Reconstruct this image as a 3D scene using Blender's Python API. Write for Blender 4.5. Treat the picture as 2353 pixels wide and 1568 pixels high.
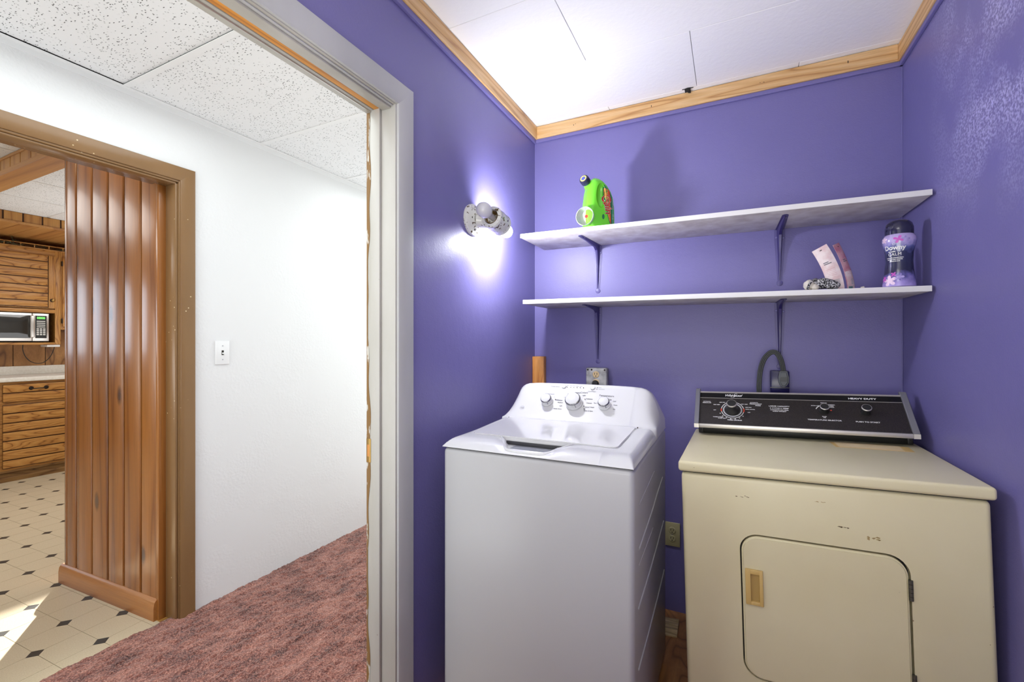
import bpy, bmesh, math, random
from mathutils import Vector, Matrix, Euler
PI = math.pi
for o in list(bpy.data.objects): bpy.data.objects.remove(o, do_unlink=True)
SC = bpy.context.scene
COL = SC.collection
random.seed(7)

# ------------------------------------------------------------ camera, light, exposure
cam_d = bpy.data.cameras.new('camera'); cam = bpy.data.objects.new('camera', cam_d); COL.objects.link(cam)
cam_d.sensor_fit = 'HORIZONTAL'; cam_d.sensor_width = 36.0; cam_d.lens = 1025/2353*36
cam_d.shift_y = 3/2353; cam_d.clip_start = 0.02
cam.location = (0, 0, 1.31); cam.rotation_euler = (PI/2, 0, math.atan(501.5/1025))
SC.camera = cam
SC.view_settings.view_transform = 'Standard'; SC.view_settings.look = 'None'
SC.view_settings.gamma = 1; SC.view_settings.use_curve_mapping = False
SC.view_settings.exposure = 0.0

W = bpy.data.worlds.new('sky'); SC.world = W; W.use_nodes = True
W.node_tree.nodes['Background'].inputs[0].default_value = (.75, .86, 1, 1)
W.node_tree.nodes['Background'].inputs[1].default_value = 4.5

def lamp(name, kind, loc, rot, power, color=(1, 1, 1), size=.3, sy=None, spread=None):
    d = bpy.data.lights.new(name, kind); d.energy = power; d.color = color
    if kind == 'AREA':
        d.size = size
        if sy: d.shape = 'RECTANGLE'; d.size_y = sy
        if spread: d.spread = spread
    elif kind == 'SUN': d.angle = size
    else: d.shadow_soft_size = size
    o = bpy.data.objects.new(name, d); o.location = loc; o.rotation_euler = rot; COL.objects.link(o); return o

# sun: comes in low through the kitchen window, travels (+x, -y)
sd = Vector((.82, -.57, -.285)).normalized()
s = lamp('sun_light', 'SUN', (-8, 5, 3), (0, 0, 0), 26.0, (1, .96, .9), math.radians(.6))
s.rotation_euler = sd.to_track_quat('-Z', 'Y').to_euler()
# laundry: unseen fill lamps added overhead, behind the camera and aimed at the ceiling
lamp('laundry_ceiling_fill', 'AREA', (-.15, -.1, 2.42), (0, 0, 0), 7, (1, .985, .95), .7, .7)
lamp('laundry_rear_fill', 'AREA', (-.1, -.95, 1.7), (math.radians(84), 0, 0), 7.5, (1, .985, .95), 1.3, 1.4)
lamp('laundry_up_fill', 'AREA', (-.15, -.55, 1.15), (math.radians(155), 0, 0), 33, (1, .985, .90), 1.3, 1.2)
# hall: unseen fill lamps added at ceiling, floor and both ends
lamp('hall_ceiling_fill', 'AREA', (-1.72, .1, 2.36), (0, 0, 0), 17, (.93, 1, 1), .8, 2.4)
lamp('hall_ceiling_fill_far', 'AREA', (-1.72, 2.9, 2.36), (0, 0, 0), 15, (.93, 1, 1), .8, 1.6)
lamp('hall_floor_fill', 'AREA', (-1.72, -.65, .04), (PI, 0, 0), 14, (.93, 1, 1), .9, 1.5)
lamp('hall_floor_fill_far', 'AREA', (-1.72, 3.6, .04), (PI, 0, 0), 10, (.93, 1, 1), .9, 1.0)
lamp('hall_front_fill', 'AREA', (-1.6, -1.35, 1.2), (math.radians(90), 0, math.radians(12)), 19, (.93, 1, 1), .9, 2.2)
lamp('hall_back_fill', 'AREA', (-1.6, 4.0, 1.2), (math.radians(-90), 0, 0), 15, (.93, 1, 1), .9, 2.2)
# kitchen: unseen ceiling and up-facing fill lamps added, besides the passage lamp
lamp('kitchen_ceiling_fill', 'AREA', (-4.9, .1, 2.4), (0, 0, 0), 20, (1, .97, .93), 1.4, 1.4)
lamp('kitchen_ceiling_fill_far', 'AREA', (-4.6, 2.6, 2.4), (0, 0, 0), 26, (1, .98, .95), 1.2, 1.2)
lamp('kitchen_up_fill', 'AREA', (-4.6, 2.4, .9), (PI, 0, 0), 20, (.96, .98, 1), 1.6, 1.6)
lamp('passage_light', 'AREA', (-2.8, .86, 2.43), (math.radians(20), 0, 0), 1.6, (1, .84, .55), .5, .15)

# ------------------------------------------------------------ materials
def new_mat(name):
    m = bpy.data.materials.new(name); m.use_nodes = True
    nt = m.node_tree; b = nt.nodes['Principled BSDF']; return m, nt, b
def N(nt, t, **kw):
    n = nt.nodes.new(t)
    for k, v in kw.items():
        if hasattr(n, k): setattr(n, k, v)
        else: n.inputs[k].default_value = v
    return n
def ramp(nt, stops, interp='LINEAR'):
    r = nt.nodes.new('ShaderNodeValToRGB'); e = r.color_ramp.elements; r.color_ramp.interpolation = interp
    while len(e) < len(stops): e.new(.5)
    for k, (p, c) in enumerate(stops):
        e[k].position = p; e[k].color = (c, c, c, 1) if isinstance(c, (int, float)) else (*c[:3], 1)
    return r
def coords(nt, scale=(1, 1, 1), rnd=True, rot=(0, 0, 0)):
    tc = N(nt, 'ShaderNodeTexCoord'); mp = N(nt, 'ShaderNodeMapping')
    mp.inputs['Scale'].default_value = scale; mp.inputs['Rotation'].default_value = rot
    if rnd:
        oi = N(nt, 'ShaderNodeObjectInfo'); ml = N(nt, 'ShaderNodeMath', operation='MULTIPLY'); ml.inputs[1].default_value = 23.0
        nt.links.new(oi.outputs['Random'], ml.inputs[0])
        ad = N(nt, 'ShaderNodeVectorMath', operation='ADD')
        nt.links.new(tc.outputs['Object'], ad.inputs[0]); nt.links.new(ml.outputs[0], ad.inputs[1])
        nt.links.new(ad.outputs[0], mp.inputs[0])
    else: nt.links.new(tc.outputs['Object'], mp.inputs[0])
    return mp.outputs[0]
def mixc(nt, fac, a, b):
    m = N(nt, 'ShaderNodeMix', data_type='RGBA'); L = nt.links
    for sock, v in ((m.inputs[0], fac), (m.inputs[6], a), (m.inputs[7], b)):
        if isinstance(v, (int, float)): sock.default_value = v
        elif isinstance(v, tuple): sock.default_value = (*v[:3], 1)
        else: L.new(v, sock)
    return m.outputs[2]
def bump(nt, b, h, strength, dist):
    bp = N(nt, 'ShaderNodeBump'); bp.inputs['Strength'].default_value = strength; bp.inputs['Distance'].default_value = dist
    nt.links.new(h, bp.inputs['Height']); nt.links.new(bp.outputs[0], b.inputs['Normal'])
def plain(name, c, rough=.5, metal=0, spec=.5, coat=0, emit=None, es=0, trans=0, alpha=1, ior=1.45, bs=0, bscale=100, bd=.001, var=0, vscale=3):
    m, nt, b = new_mat(name)
    b.inputs['Base Color'].default_value = (*c, 1); b.inputs['Roughness'].default_value = rough
    b.inputs['Metallic'].default_value = metal; b.inputs['Specular IOR Level'].default_value = spec
    b.inputs['Coat Weight'].default_value = coat; b.inputs['Transmission Weight'].default_value = trans
    b.inputs['Alpha'].default_value = alpha; b.inputs['IOR'].default_value = ior
    if emit: b.inputs['Emission Color'].default_value = (*emit, 1); b.inputs['Emission Strength'].default_value = es
    if bs or var:
        v = coords(nt, rnd=False)
    if bs:
        n = N(nt, 'ShaderNodeTexNoise'); n.inputs['Scale'].default_value = bscale; n.inputs['Detail'].default_value = 3
        nt.links.new(v, n.inputs[0]); bump(nt, b, n.outputs[0], bs, bd)
    if var:
        n = N(nt, 'ShaderNodeTexNoise'); n.inputs['Scale'].default_value = vscale; n.inputs['Detail'].default_value = 5
        nt.links.new(v, n.inputs[0])
        r = ramp(nt, [(.3, tuple(x*(1-var) for x in c)), (.7, c)]); nt.links.new(n.outputs[0], r.inputs[0])
        nt.links.new(r.outputs[0], b.inputs['Base Color'])
    return m
def specks(nt, v, scale, lo, hi):
    vo = N(nt, 'ShaderNodeTexVoronoi'); vo.inputs['Scale'].default_value = scale; nt.links.new(v, vo.inputs[0])
    r = ramp(nt, [(lo, 1), (hi, 0)]); nt.links.new(vo.outputs['Distance'], r.inputs[0]); return r.outputs[0], vo
def wood(name, light, mid, dark, axis='z', freq=9, stretch=.07, rough=.35, coat=0, base=6, knots=0, bumps=.15, grainc=.35):
    m, nt, b = new_mat(name); L = nt.links
    sc = {'x': (stretch, 1, 1), 'y': (1, stretch, 1), 'z': (1, 1, stretch)}[axis]
    v = coords(nt, sc)
    n = N(nt, 'ShaderNodeTexNoise'); n.inputs['Scale'].default_value = base; n.inputs['Detail'].default_value = 1.5; n.inputs['Distortion'].default_value = .3
    L.new(v, n.inputs[0])
    mu = N(nt, 'ShaderNodeMath', operation='MULTIPLY'); mu.inputs[1].default_value = freq; L.new(n.outputs[0], mu.inputs[0])
    fr = N(nt, 'ShaderNodeMath', operation='FRACT'); L.new(mu.outputs[0], fr.inputs[0])
    r = ramp(nt, [(0, dark), (.12, mid), (.55, light), (.9, mid), (1, dark)]); L.new(fr.outputs[0], r.inputs[0])
    n2 = N(nt, 'ShaderNodeTexNoise'); n2.inputs['Scale'].default_value = base*22; n2.inputs['Detail'].default_value = 4; L.new(v, n2.inputs[0])
    r2 = ramp(nt, [(.35, .0), (.75, 1)]); L.new(n2.outputs[0], r2.inputs[0])
    mm = N(nt, 'ShaderNodeMath', operation='MULTIPLY'); mm.inputs[1].default_value = grainc; L.new(r2.outputs[0], mm.inputs[0])
    c = mixc(nt, mm.outputs[0], r.outputs[0], tuple(x*.55 for x in mid))
    if knots:
        kv = coords(nt, {'x': (.45, 1, 1), 'y': (1, .45, 1), 'z': (1, 1, .45)}[axis])
        vo = N(nt, 'ShaderNodeTexVoronoi'); vo.inputs['Scale'].default_value = knots; L.new(kv, vo.inputs[0])
        kr = ramp(nt, [(.045, 1), (.13, 0)]); L.new(vo.outputs['Distance'], kr.inputs[0])
        c = mixc(nt, kr.outputs[0], c, tuple(x*.35 for x in dark))
    L.new(c, b.inputs['Base Color']); b.inputs['Roughness'].default_value = rough; b.inputs['Coat Weight'].default_value = coat
    b.inputs['Coat Roughness'].default_value = .12
    if bumps: bump(nt, b, r2.outputs[0], bumps, .0006)
    return m

def m_purple(worn=False):  # worn=True paints a glossy sparkle into the wall colour
    m, nt, b = new_mat('purple_paint'); L = nt.links
    v = coords(nt, rnd=False)
    n = N(nt, 'ShaderNodeTexNoise'); n.inputs['Scale'].default_value = 1.4; n.inputs['Detail'].default_value = 5; L.new(v, n.inputs[0])
    r = ramp(nt, [(.3, (.148, .134, .335)), (.7, (.170, .154, .368))]); L.new(n.outputs[0], r.inputs[0])
    if worn:   # sparkly reflected light painted into the colour, high up
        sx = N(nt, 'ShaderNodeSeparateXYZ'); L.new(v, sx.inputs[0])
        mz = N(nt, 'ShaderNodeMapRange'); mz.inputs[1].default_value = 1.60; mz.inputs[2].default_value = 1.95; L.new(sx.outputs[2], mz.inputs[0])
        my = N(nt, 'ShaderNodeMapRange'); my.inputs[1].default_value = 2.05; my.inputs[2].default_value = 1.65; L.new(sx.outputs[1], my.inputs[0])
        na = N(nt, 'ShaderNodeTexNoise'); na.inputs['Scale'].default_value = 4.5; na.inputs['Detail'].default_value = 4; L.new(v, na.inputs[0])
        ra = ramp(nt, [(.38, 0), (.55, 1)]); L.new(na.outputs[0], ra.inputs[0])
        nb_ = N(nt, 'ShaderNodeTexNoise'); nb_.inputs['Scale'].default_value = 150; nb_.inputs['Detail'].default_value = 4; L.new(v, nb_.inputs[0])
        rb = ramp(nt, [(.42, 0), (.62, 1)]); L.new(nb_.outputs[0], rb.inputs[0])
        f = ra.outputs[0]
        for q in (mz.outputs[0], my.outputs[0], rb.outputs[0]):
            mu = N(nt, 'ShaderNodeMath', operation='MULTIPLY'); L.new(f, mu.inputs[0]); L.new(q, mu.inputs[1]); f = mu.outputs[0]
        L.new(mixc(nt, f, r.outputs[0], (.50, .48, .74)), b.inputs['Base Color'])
    else: L.new(r.outputs[0], b.inputs['Base Color'])
    b.inputs['Roughness'].default_value = .43
    n2 = N(nt, 'ShaderNodeTexNoise'); n2.inputs['Scale'].default_value = 210; n2.inputs['Detail'].default_value = 3; L.new(v, n2.inputs[0])
    n4 = N(nt, 'ShaderNodeTexNoise'); n4.inputs['Scale'].default_value = 26; n4.inputs['Detail'].default_value = 4; L.new(v, n4.inputs[0])
    ad = N(nt, 'ShaderNodeMath', operation='MULTIPLY_ADD'); ad.inputs[1].default_value = 1.6; L.new(n4.outputs[0], ad.inputs[0]); L.new(n2.outputs[0], ad.inputs[2])
    bump(nt, b, ad.outputs[0], .32, .0016)
    return m
def m_plaster():
    m, nt, b = new_mat('white_textured_wall'); L = nt.links
    v = coords(nt, rnd=False)
    n = N(nt, 'ShaderNodeTexNoise'); n.inputs['Scale'].default_value = 75; n.inputs['Detail'].default_value = 5; L.new(v, n.inputs[0])
    n1 = N(nt, 'ShaderNodeTexNoise'); n1.inputs['Scale'].default_value = 4; n1.inputs['Detail'].default_value = 5; L.new(v, n1.inputs[0])
    r = ramp(nt, [(.42, 0), (.62, 1)]); L.new(n1.outputs[0], r.inputs[0])
    mu = N(nt, 'ShaderNodeMath', operation='MULTIPLY'); L.new(n.outputs[0], mu.inputs[0]); L.new(r.outputs[0], mu.inputs[1])
    b.inputs['Base Color'].default_value = (.745, .745, .745, 1); b.inputs['Roughness'].default_value = .6
    bump(nt, b, mu.outputs[0], .5, .004)
    return m
def m_acoustic(name='acoustic_tile'):
    m, nt, b = new_mat(name); L = nt.links
    v = coords(nt, (1, 1, 1)); va = coords(nt, (.9, 2.6, 1), rot=(0, 0, .35))
    vo = N(nt, 'ShaderNodeTexVoronoi'); vo.inputs['Scale'].default_value = 44; L.new(va, vo.inputs[0])
    f1 = ramp(nt, [(.14, 1), (.19, 0)]); L.new(vo.outputs['Distance'], f1.inputs[0])
    f2, vo2 = specks(nt, v, 95, .16, .24)
    n = N(nt, 'ShaderNodeTexNoise'); n.inputs['Scale'].default_value = 9; L.new(v, n.inputs[0])
    rn = ramp(nt, [(.4, 0), (.6, 1)]); L.new(n.outputs[0], rn.inputs[0])
    mu = N(nt, 'ShaderNodeMath', operation='MULTIPLY'); L.new(f2, mu.inputs[0]); L.new(rn.outputs[0], mu.inputs[1])
    mx = N(nt, 'ShaderNodeMath', operation='MAXIMUM'); L.new(f1.outputs[0], mx.inputs[0]); L.new(mu.outputs[0], mx.inputs[1])
    c = mixc(nt, mx.outputs[0], (.76, .765, .77), (.12, .12, .12)); L.new(c, b.inputs['Base Color'])
    b.inputs['Roughness'].default_value = .9
    inv = N(nt, 'ShaderNodeMath', operation='SUBTRACT'); inv.inputs[0].default_value = 1; L.new(mx.outputs[0], inv.inputs[1])
    bump(nt, b, inv.outputs[0], .6, .002)
    return m
def m_chipped(name, c, chip, rough=.35, scale=30, thr=.10, mask=.62, bs=.15, stretch=(1, 1, .25), dirt=None):
    m, nt, b = new_mat(name); L = nt.links
    v = coords(nt, rnd=False)
    f, vo = specks(nt, v, scale, thr*.7, thr)
    n = N(nt, 'ShaderNodeTexNoise'); n.inputs['Scale'].default_value = 7; n.inputs['Detail'].default_value = 4; L.new(v, n.inputs[0])
    r = ramp(nt, [(mask, 0), (mask+.03, 1)]); L.new(n.outputs[0], r.inputs[0])
    mu = N(nt, 'ShaderNodeMath', operation='MULTIPLY'); L.new(f, mu.inputs[0]); L.new(r.outputs[0], mu.inputs[1])
    vs = coords(nt, stretch, rnd=False)
    n2 = N(nt, 'ShaderNodeTexNoise'); n2.inputs['Scale'].default_value = 60; n2.inputs['Detail'].default_value = 4; L.new(vs, n2.inputs[0])
    n3 = N(nt, 'ShaderNodeTexNoise'); n3.inputs['Scale'].default_value = 5; n3.inputs['Detail'].default_value = 6; L.new(vs, n3.inputs[0])
    r3 = ramp(nt, [(.35, tuple(x*.86 for x in (dirt or c))), (.65, c)]); L.new(n3.outputs[0], r3.inputs[0])
    L.new(mixc(nt, mu.outputs[0], r3.outputs[0], chip), b.inputs['Base Color']); b.inputs['Roughness'].default_value = rough
    bump(nt, b, n2.outputs[0], bs, .001)
    return m
def m_carpet():
    m, nt, b = new_mat('rust_carpet'); L = nt.links
    v = coords(nt, rnd=False)
    n = N(nt, 'ShaderNodeTexNoise'); n.inputs['Scale'].default_value = 11; n.inputs['Detail'].default_value = 8; n.inputs['Roughness'].default_value = .8; vv = coords(nt, (1, .55, 1), rnd=False); L.new(vv, n.inputs[0])
    n2 = N(nt, 'ShaderNodeTexNoise'); n2.inputs['Scale'].default_value = 170; n2.inputs['Detail'].default_value = 4; L.new(v, n2.inputs[0])
    r = ramp(nt, [(.40, (.04, .013, .012)), (.5, (.24, .086, .064)), (.60, (.48, .22, .165))]); L.new(n.outputs[0], r.inputs[0])
    r2 = ramp(nt, [(.38, (.015, .004, .004)), (.52, (.25, .092, .072)), (.66, (.62, .33, .25))]); L.new(n2.outputs[0], r2.inputs[0])
    L.new(mixc(nt, .5, r.outputs[0], r2.outputs[0]), b.inputs['Base Color']); b.inputs['Roughness'].default_value = 1
    b.inputs['Specular IOR Level'].default_value = .1; b.inputs['Sheen Weight'].default_value = .25
    bump(nt, b, n2.outputs[0], .8, .006)
    return m
def m_speckle(name, c, c2, scale, lo, hi, rough=.4):
    m, nt, b = new_mat(name); L = nt.links; v = coords(nt, rnd=False)
    n = N(nt, 'ShaderNodeTexNoise'); n.inputs['Scale'].default_value = scale; n.inputs['Detail'].default_value = 3; L.new(v, n.inputs[0])
    r = ramp(nt, [(lo, c), (hi, c2)]); L.new(n.outputs[0], r.inputs[0]); L.new(r.outputs[0], b.inputs['Base Color'])
    b.inputs['Roughness'].default_value = rough; bump(nt, b, n.outputs[0], .1, .001); return m
def m_almond():
    m, nt, b = new_mat('almond_enamel'); L = nt.links; v = coords(nt, rnd=False)
    n = N(nt, 'ShaderNodeTexNoise'); n.inputs['Scale'].default_value = 2.6; n.inputs['Detail'].default_value = 4; L.new(v, n.inputs[0])
    r = ramp(nt, [(.3, (.67, .605, .37)), (.7, (.73, .675, .44))]); L.new(n.outputs[0], r.inputs[0])
    f, vo = specks(nt, v, 26, .03, .055)
    n2 = N(nt, 'ShaderNodeTexNoise'); n2.inputs['Scale'].default_value = 5; L.new(v, n2.inputs[0])
    r2 = ramp(nt, [(.54, 0), (.6, 1)]); L.new(n2.outputs[0], r2.inputs[0])
    mu = N(nt, 'ShaderNodeMath', operation='MULTIPLY'); L.new(f, mu.inputs[0]); L.new(r2.outputs[0], mu.inputs[1])
    L.new(mixc(nt, mu.outputs[0], r.outputs[0], (.20, .12, .05)), b.inputs['Base Color'])
    b.inputs['Roughness'].default_value = .33
    n3 = N(nt, 'ShaderNodeTexNoise'); n3.inputs['Scale'].default_value = 300; L.new(v, n3.inputs[0]); bump(nt, b, n3.outputs[0], .12, .0006)
    return m
def m_jamb_edge():
    # bare wood showing where the white paint has worn off the hall-side corner
    m, nt, b = new_mat('worn_jamb_edge'); L = nt.links; v = coords(nt, (1, 1, .22), rnd=False)
    n = N(nt, 'ShaderNodeTexNoise'); n.inputs['Scale'].default_value = 70; n.inputs['Detail'].default_value = 5; L.new(v, n.inputs[0])
    r = ramp(nt, [(.56, (.20, .105, .028)), (.60, (.5, .48, .43))]); L.new(n.outputs[0], r.inputs[0])
    L.new(r.outputs[0], b.inputs['Base Color']); b.inputs['Roughness'].default_value = .6
    bump(nt, b, n.outputs[0], .6, .002); return m

M = {}
M['purple'] = m_purple(); M['purple_sparkle'] = m_purple(True); M['plaster'] = m_plaster(); M['acoustic'] = m_acoustic(); M['carpet'] = m_carpet()
M['ceil'] = plain('white_fibre_tile', (.86, .86, .86), .8, bs=.35, bscale=60, bd=.003)
M['dark'] = plain('dark_gap', (.02, .02, .02), .9)
M['groove'] = plain('dark_wood_groove', (.075, .030, .010), .6)
M['trimpine'] = wood('ceiling_trim_pine', (.74, .50, .25), (.64, .38, .15), (.42, .21, .07), 'x', 14, .06, .45, base=9)
M['trimpine_y'] = wood('ceiling_trim_pine_side', (.74, .50, .25), (.64, .38, .15), (.42, .21, .07), 'y', 14, .06, .45, base=9)
M['doorwhite'] = m_chipped('old_white_door_paint', (.46, .45, .42), (.16, .10, .05), .4, 24, .06, .56, .12, dirt=(.42, .405, .36))
M['casing'] = m_chipped('grey_white_casing_paint', (.46, .465, .465), (.2, .18, .15), .4, 26, .045, .58, .12)
M['rawwood'] = wood('orange_raw_wood', (.68, .31, .06), (.58, .24, .035), (.36, .13, .02), 'y', 8, .05, .5, base=8)
M['worn'] = m_jamb_edge()
M['brown'] = m_chipped('brown_gloss_paint', (.235, .128, .052), (.66, .52, .30), .24, 34, .11, .575, .4)
M['pine'] = wood('varnished_pine', (.34, .128, .026), (.28, .098, .018), (.19, .060, .010), 'z', 4, .035, .27, coat=.25, base=7, knots=5.0, bumps=.1, grainc=.35)
M['pine_base'] = wood('varnished_pine_base', (.40, .165, .040), (.35, .13, .028), (.22, .07, .015), 'x', 3, .03, .34, coat=.15, base=7)
M['header'] = wood('header_pine', (.56, .29, .085), (.50, .24, .065), (.34, .14, .035), 'z', 4, .06, .4, base=6)
M['header_x'] = wood('header_pine_long', (.50, .25, .075), (.44, .20, .055), (.32, .13, .035), 'x', 4, .04, .5, base=5)
M['oak'] = wood('honey_oak', (.56, .285, .075), (.46, .205, .045), (.22, .08, .014), 'y', 13, .16, .4, base=9, bumps=.1)
M['oak_v'] = wood('honey_oak_upright', (.56, .285, .075), (.46, .205, .045), (.22, .08, .014), 'z', 13, .16, .4, base=9, bumps=.1)
M['toekick'] = wood('dark_oak_kick', (.26, .14, .045), (.2, .1, .03), (.1, .04, .01), 'y', 10, .1, .4, base=9)
M['panelling'] = wood('walnut_panelling', (.46, .23, .075), (.36, .17, .05), (.16, .065, .018), 'z', 3, .35, .45, base=6, grainc=.4)
M['counter'] = m_speckle('cream_laminate', (.76, .73, .66), (.82, .80, .74), 60, .4, .6, .35)
M['vinyl'] = m_speckle('cream_vinyl', (.56, .475, .33), (.63, .55, .40), 220, .35, .65, .28)
M['seam'] = plain('vinyl_seam', (.44, .35, .2), .5)
M['black_tile'] = plain('charcoal_vinyl', (.045, .045, .042), .3)
M['laundryfloor'] = wood('brown_wood_look_floor', (.46, .22, .07), (.38, .165, .045), (.2, .08, .02), 'y', 16, .35, .35, base=5)
M['white'] = plain('white_enamel', (.63, .635, .635), .22, coat=.25, bs=.05, bscale=160)
M['washer_body'] = plain('white_cabinet_enamel', (.45, .455, .465), .30, bs=.10, bscale=170, bd=.0006)
M['hingem'] = plain('dull_hinge_metal', (.10, .095, .075), .45, .5)
M['recess'] = plain('grey_recess_shade', (.20, .21, .23), .5); M['under'] = plain('lid_scoop_shade', (.05, .05, .055), .6)  # darker tones that paint the shade inside the lid scoop
M['lid'] = plain('white_gloss_lid', (.66, .66, .66), .08, coat=.5)
M['chrome'] = plain('chrome', (.30, .30, .31), .15, 1)
M['steel'] = plain('brushed_steel', (.62, .6, .57), .32, 1, bs=.1, bscale=90)
M['alum'] = plain('satin_aluminium', (.70, .67, .60), .35, .7)
M['endcap'] = plain('grey_textured_plastic', (.20, .20, .22), .5, .2, bs=.3, bscale=500)
M['blackpanel'] = m_speckle('black_panel_print', (.012, .010, .009), (.035, .028, .024), 420, .45, .65, .4)
M['blackgloss'] = plain('black_gloss', (.010, .010, .011), .12)
M['blackmatt'] = plain('black_plastic', (.018, .018, .018), .45)
M['blackbase'] = plain('black_console_base', (.022, .024, .018), .35, var=.4, vscale=20)
M['almond'] = m_almond()
M['handle'] = plain('yellowed_plastic', (.62, .43, .15), .4)
M['handle_in'] = plain('yellowed_plastic_recess', (.42, .28, .09), .5)
M['printwhite'] = plain('white_print', (.8, .8, .78), .5)
M['printgrey'] = plain('grey_print', (.16, .16, .18), .5)
M['printlight'] = plain('light_grey_print', (.42, .43, .46), .5)
M['printred'] = plain('red_print', (.7, .07, .03), .5)
M['ringgrey'] = plain('grey_dial_ring', (.45, .46, .47), .35)
M['shelf'] = m_speckle('whitewashed_board', (.56, .52, .50), (.74, .73, .71), 16, .35, .65, .5)
M['shelf_edge'] = plain('white_board_edge', (.82, .82, .81), .5, bs=.2, bscale=120)
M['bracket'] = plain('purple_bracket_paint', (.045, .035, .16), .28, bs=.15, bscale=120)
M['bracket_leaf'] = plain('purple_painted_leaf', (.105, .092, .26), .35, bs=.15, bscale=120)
M['screw'] = plain('steel_screw', (.6, .6, .6), .3, 1)
M['porcelain'] = m_speckle('speckled_porcelain', (.10, .07, .04), (.66, .67, .62), 75, .37, .415, .15)
M['brass'] = plain('old_brass', (.38, .24, .08), .35, 1)
M['frost'] = plain('frosted_glass_bulb', (.60, .60, .62), .12, coat=.4)
M['lit'] = plain('lit_bulb', (1, 1, 1), .3, emit=(.94, .95, 1.0), es=620)
M['green'] = plain('lime_plastic', (.14, .62, .03), .22, coat=.3)
M['navycap'] = plain('navy_cap', (.02, .02, .05), .3)
M['yellow'] = plain('yellow_print', (.8, .7, .2), .4)
M['bluedot'] = plain('blue_plastic', (.07, .09, .55), .4)
M['cup'] = plain('translucent_cup', (.80, .86, .80), .18, trans=.45, coat=.3)
M['labgreen'] = plain('dark_green_label', (.02, .16, .07), .35)
M['labgreen2'] = plain('sea_green_label', (.08, .33, .20), .35)
M['labred'] = plain('red_label', (.72, .03, .015), .35)
M['laborange'] = m_speckle('orange_flowers_print', (.10, .22, .04), (.70, .22, .05), 60, .42, .58, .35)
M['navy'] = plain('midnight_plastic', (.018, .018, .05), .12, coat=.4)
M['violet'] = m_speckle('violet_film', (.16, .12, .42), (.45, .38, .70), 45, .4, .62, .25)
M['pinkpetal'] = plain('pink_petal_print', (.55, .10, .50), .35)
M['palepetal'] = plain('pale_petal_print', (.80, .62, .78), .35)
M['sachet'] = m_speckle('pale_pink_foil', (.70, .50, .50), (.80, .70, .69), 30, .4, .6, .4)
M['sachet_red'] = m_speckle('rose_foil', (.50, .18, .24), (.62, .36, .40), 30, .4, .6, .35)
M['sachet_teal'] = plain('teal_print', (.12, .27, .27), .4)
M['knit'] = m_speckle('black_white_knit', (.015, .015, .02), (.55, .55, .55), 190, .47, .60, .95)
M['cuff'] = plain('cream_knit', (.62, .58, .50), .95, bs=.6, bscale=260, bd=.002)
M['stud'] = wood('orange_stud', (.66, .30, .085), (.58, .24, .05), (.42, .14, .03), 'z', 12, .1, .55, base=12)
M['galv'] = m_speckle('galvanised_steel', (.24, .24, .23), (.50, .50, .47), 26, .35, .65, .4)
M['ivory'] = plain('ivory_plastic', (.66, .50, .27), .35)
M['almondplate'] = plain('almond_wallplate', (.42, .38, .20), .35)
M['slot'] = plain('dark_slots', (.02, .015, .01), .6)
M['cord'] = plain('grey_rubber_cord', (.055, .06, .058), .42)
M['plug'] = plain('grey_rubber_plug', (.10, .11, .115), .5, bs=.3, bscale=300)
M['bluebox'] = plain('dark_navy_gloss_box', (.012, .010, .06), .22)
M['scrap'] = wood('weathered_scrap', (.66, .50, .26), (.54, .40, .19), (.3, .2, .09), 'x', 6, .08, .7, base=20)
M['tbar'] = plain('white_grid_metal', (.76, .76, .76), .45)
M['iron'] = plain('blackened_iron', (.03, .022, .018), .4, .6)
M['glassdark'] = plain('dark_oven_glass', (.03, .03, .028), .06, coat=.6)
M['green_led'] = plain('green_digits', (.1, .9, .1), .4, emit=(.2, 1, .15), es=1.6)
M['leaf'] = plain('dry_leaves', (.06, .07, .035), .7)
M['whiteplastic'] = plain('white_plastic', (.80, .80, .80), .35)
M['threshold'] = wood('amber_threshold', (.60, .34, .09), (.5, .26, .06), (.3, .14, .03), 'y', 6, .1, .4, base=10)

# ------------------------------------------------------------ builders
ORG = {}
def bx(bm, lo, hi, bev=0, seg=2, mtx=None):
    lo = Vector(lo); hi = Vector(hi)
    r = bmesh.ops.create_cube(bm, size=1); vs = r['verts']
    for v in vs: v.co = Vector([lo[k] + (v.co[k]+.5)*(hi[k]-lo[k]) for k in range(3)])
    if bev:
        es = list({e for v in vs for e in v.link_edges})
        rr = bmesh.ops.bevel(bm, geom=es, offset=bev, segments=seg, affect='EDGES', profile=.5)
        if mtx is not None:
            s = set(rr['verts'])
            for f in rr['faces']: s.update(f.verts)
            bmesh.ops.transform(bm, matrix=mtx, verts=list(s))
    elif mtx is not None: bmesh.ops.transform(bm, matrix=mtx, verts=vs)
    return bm
def box(lo, hi, bev=0, seg=2):
    return bx(bmesh.new(), lo, hi, bev, seg)
def prism(pts, axis, a, b, bm=None):
    """polygon pts (2D) extruded along axis from a to b; 2D order = remaining axes in x,y,z order"""
    bm = bm or bmesh.new()
    def mk(p, t):
        c = list(p); c.insert({'x': 0, 'y': 1, 'z': 2}[axis], t); return bm.verts.new(c)
    A = [mk(p, a) for p in pts]; B = [mk(p, b) for p in pts]; n = len(pts)
    bm.faces.new(A); bm.faces.new(B[::-1])
    for i in range(n): bm.faces.new((A[i], B[i], B[(i+1) % n], A[(i+1) % n]))
    bmesh.ops.recalc_face_normals(bm, faces=bm.faces[:]); return bm
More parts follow.
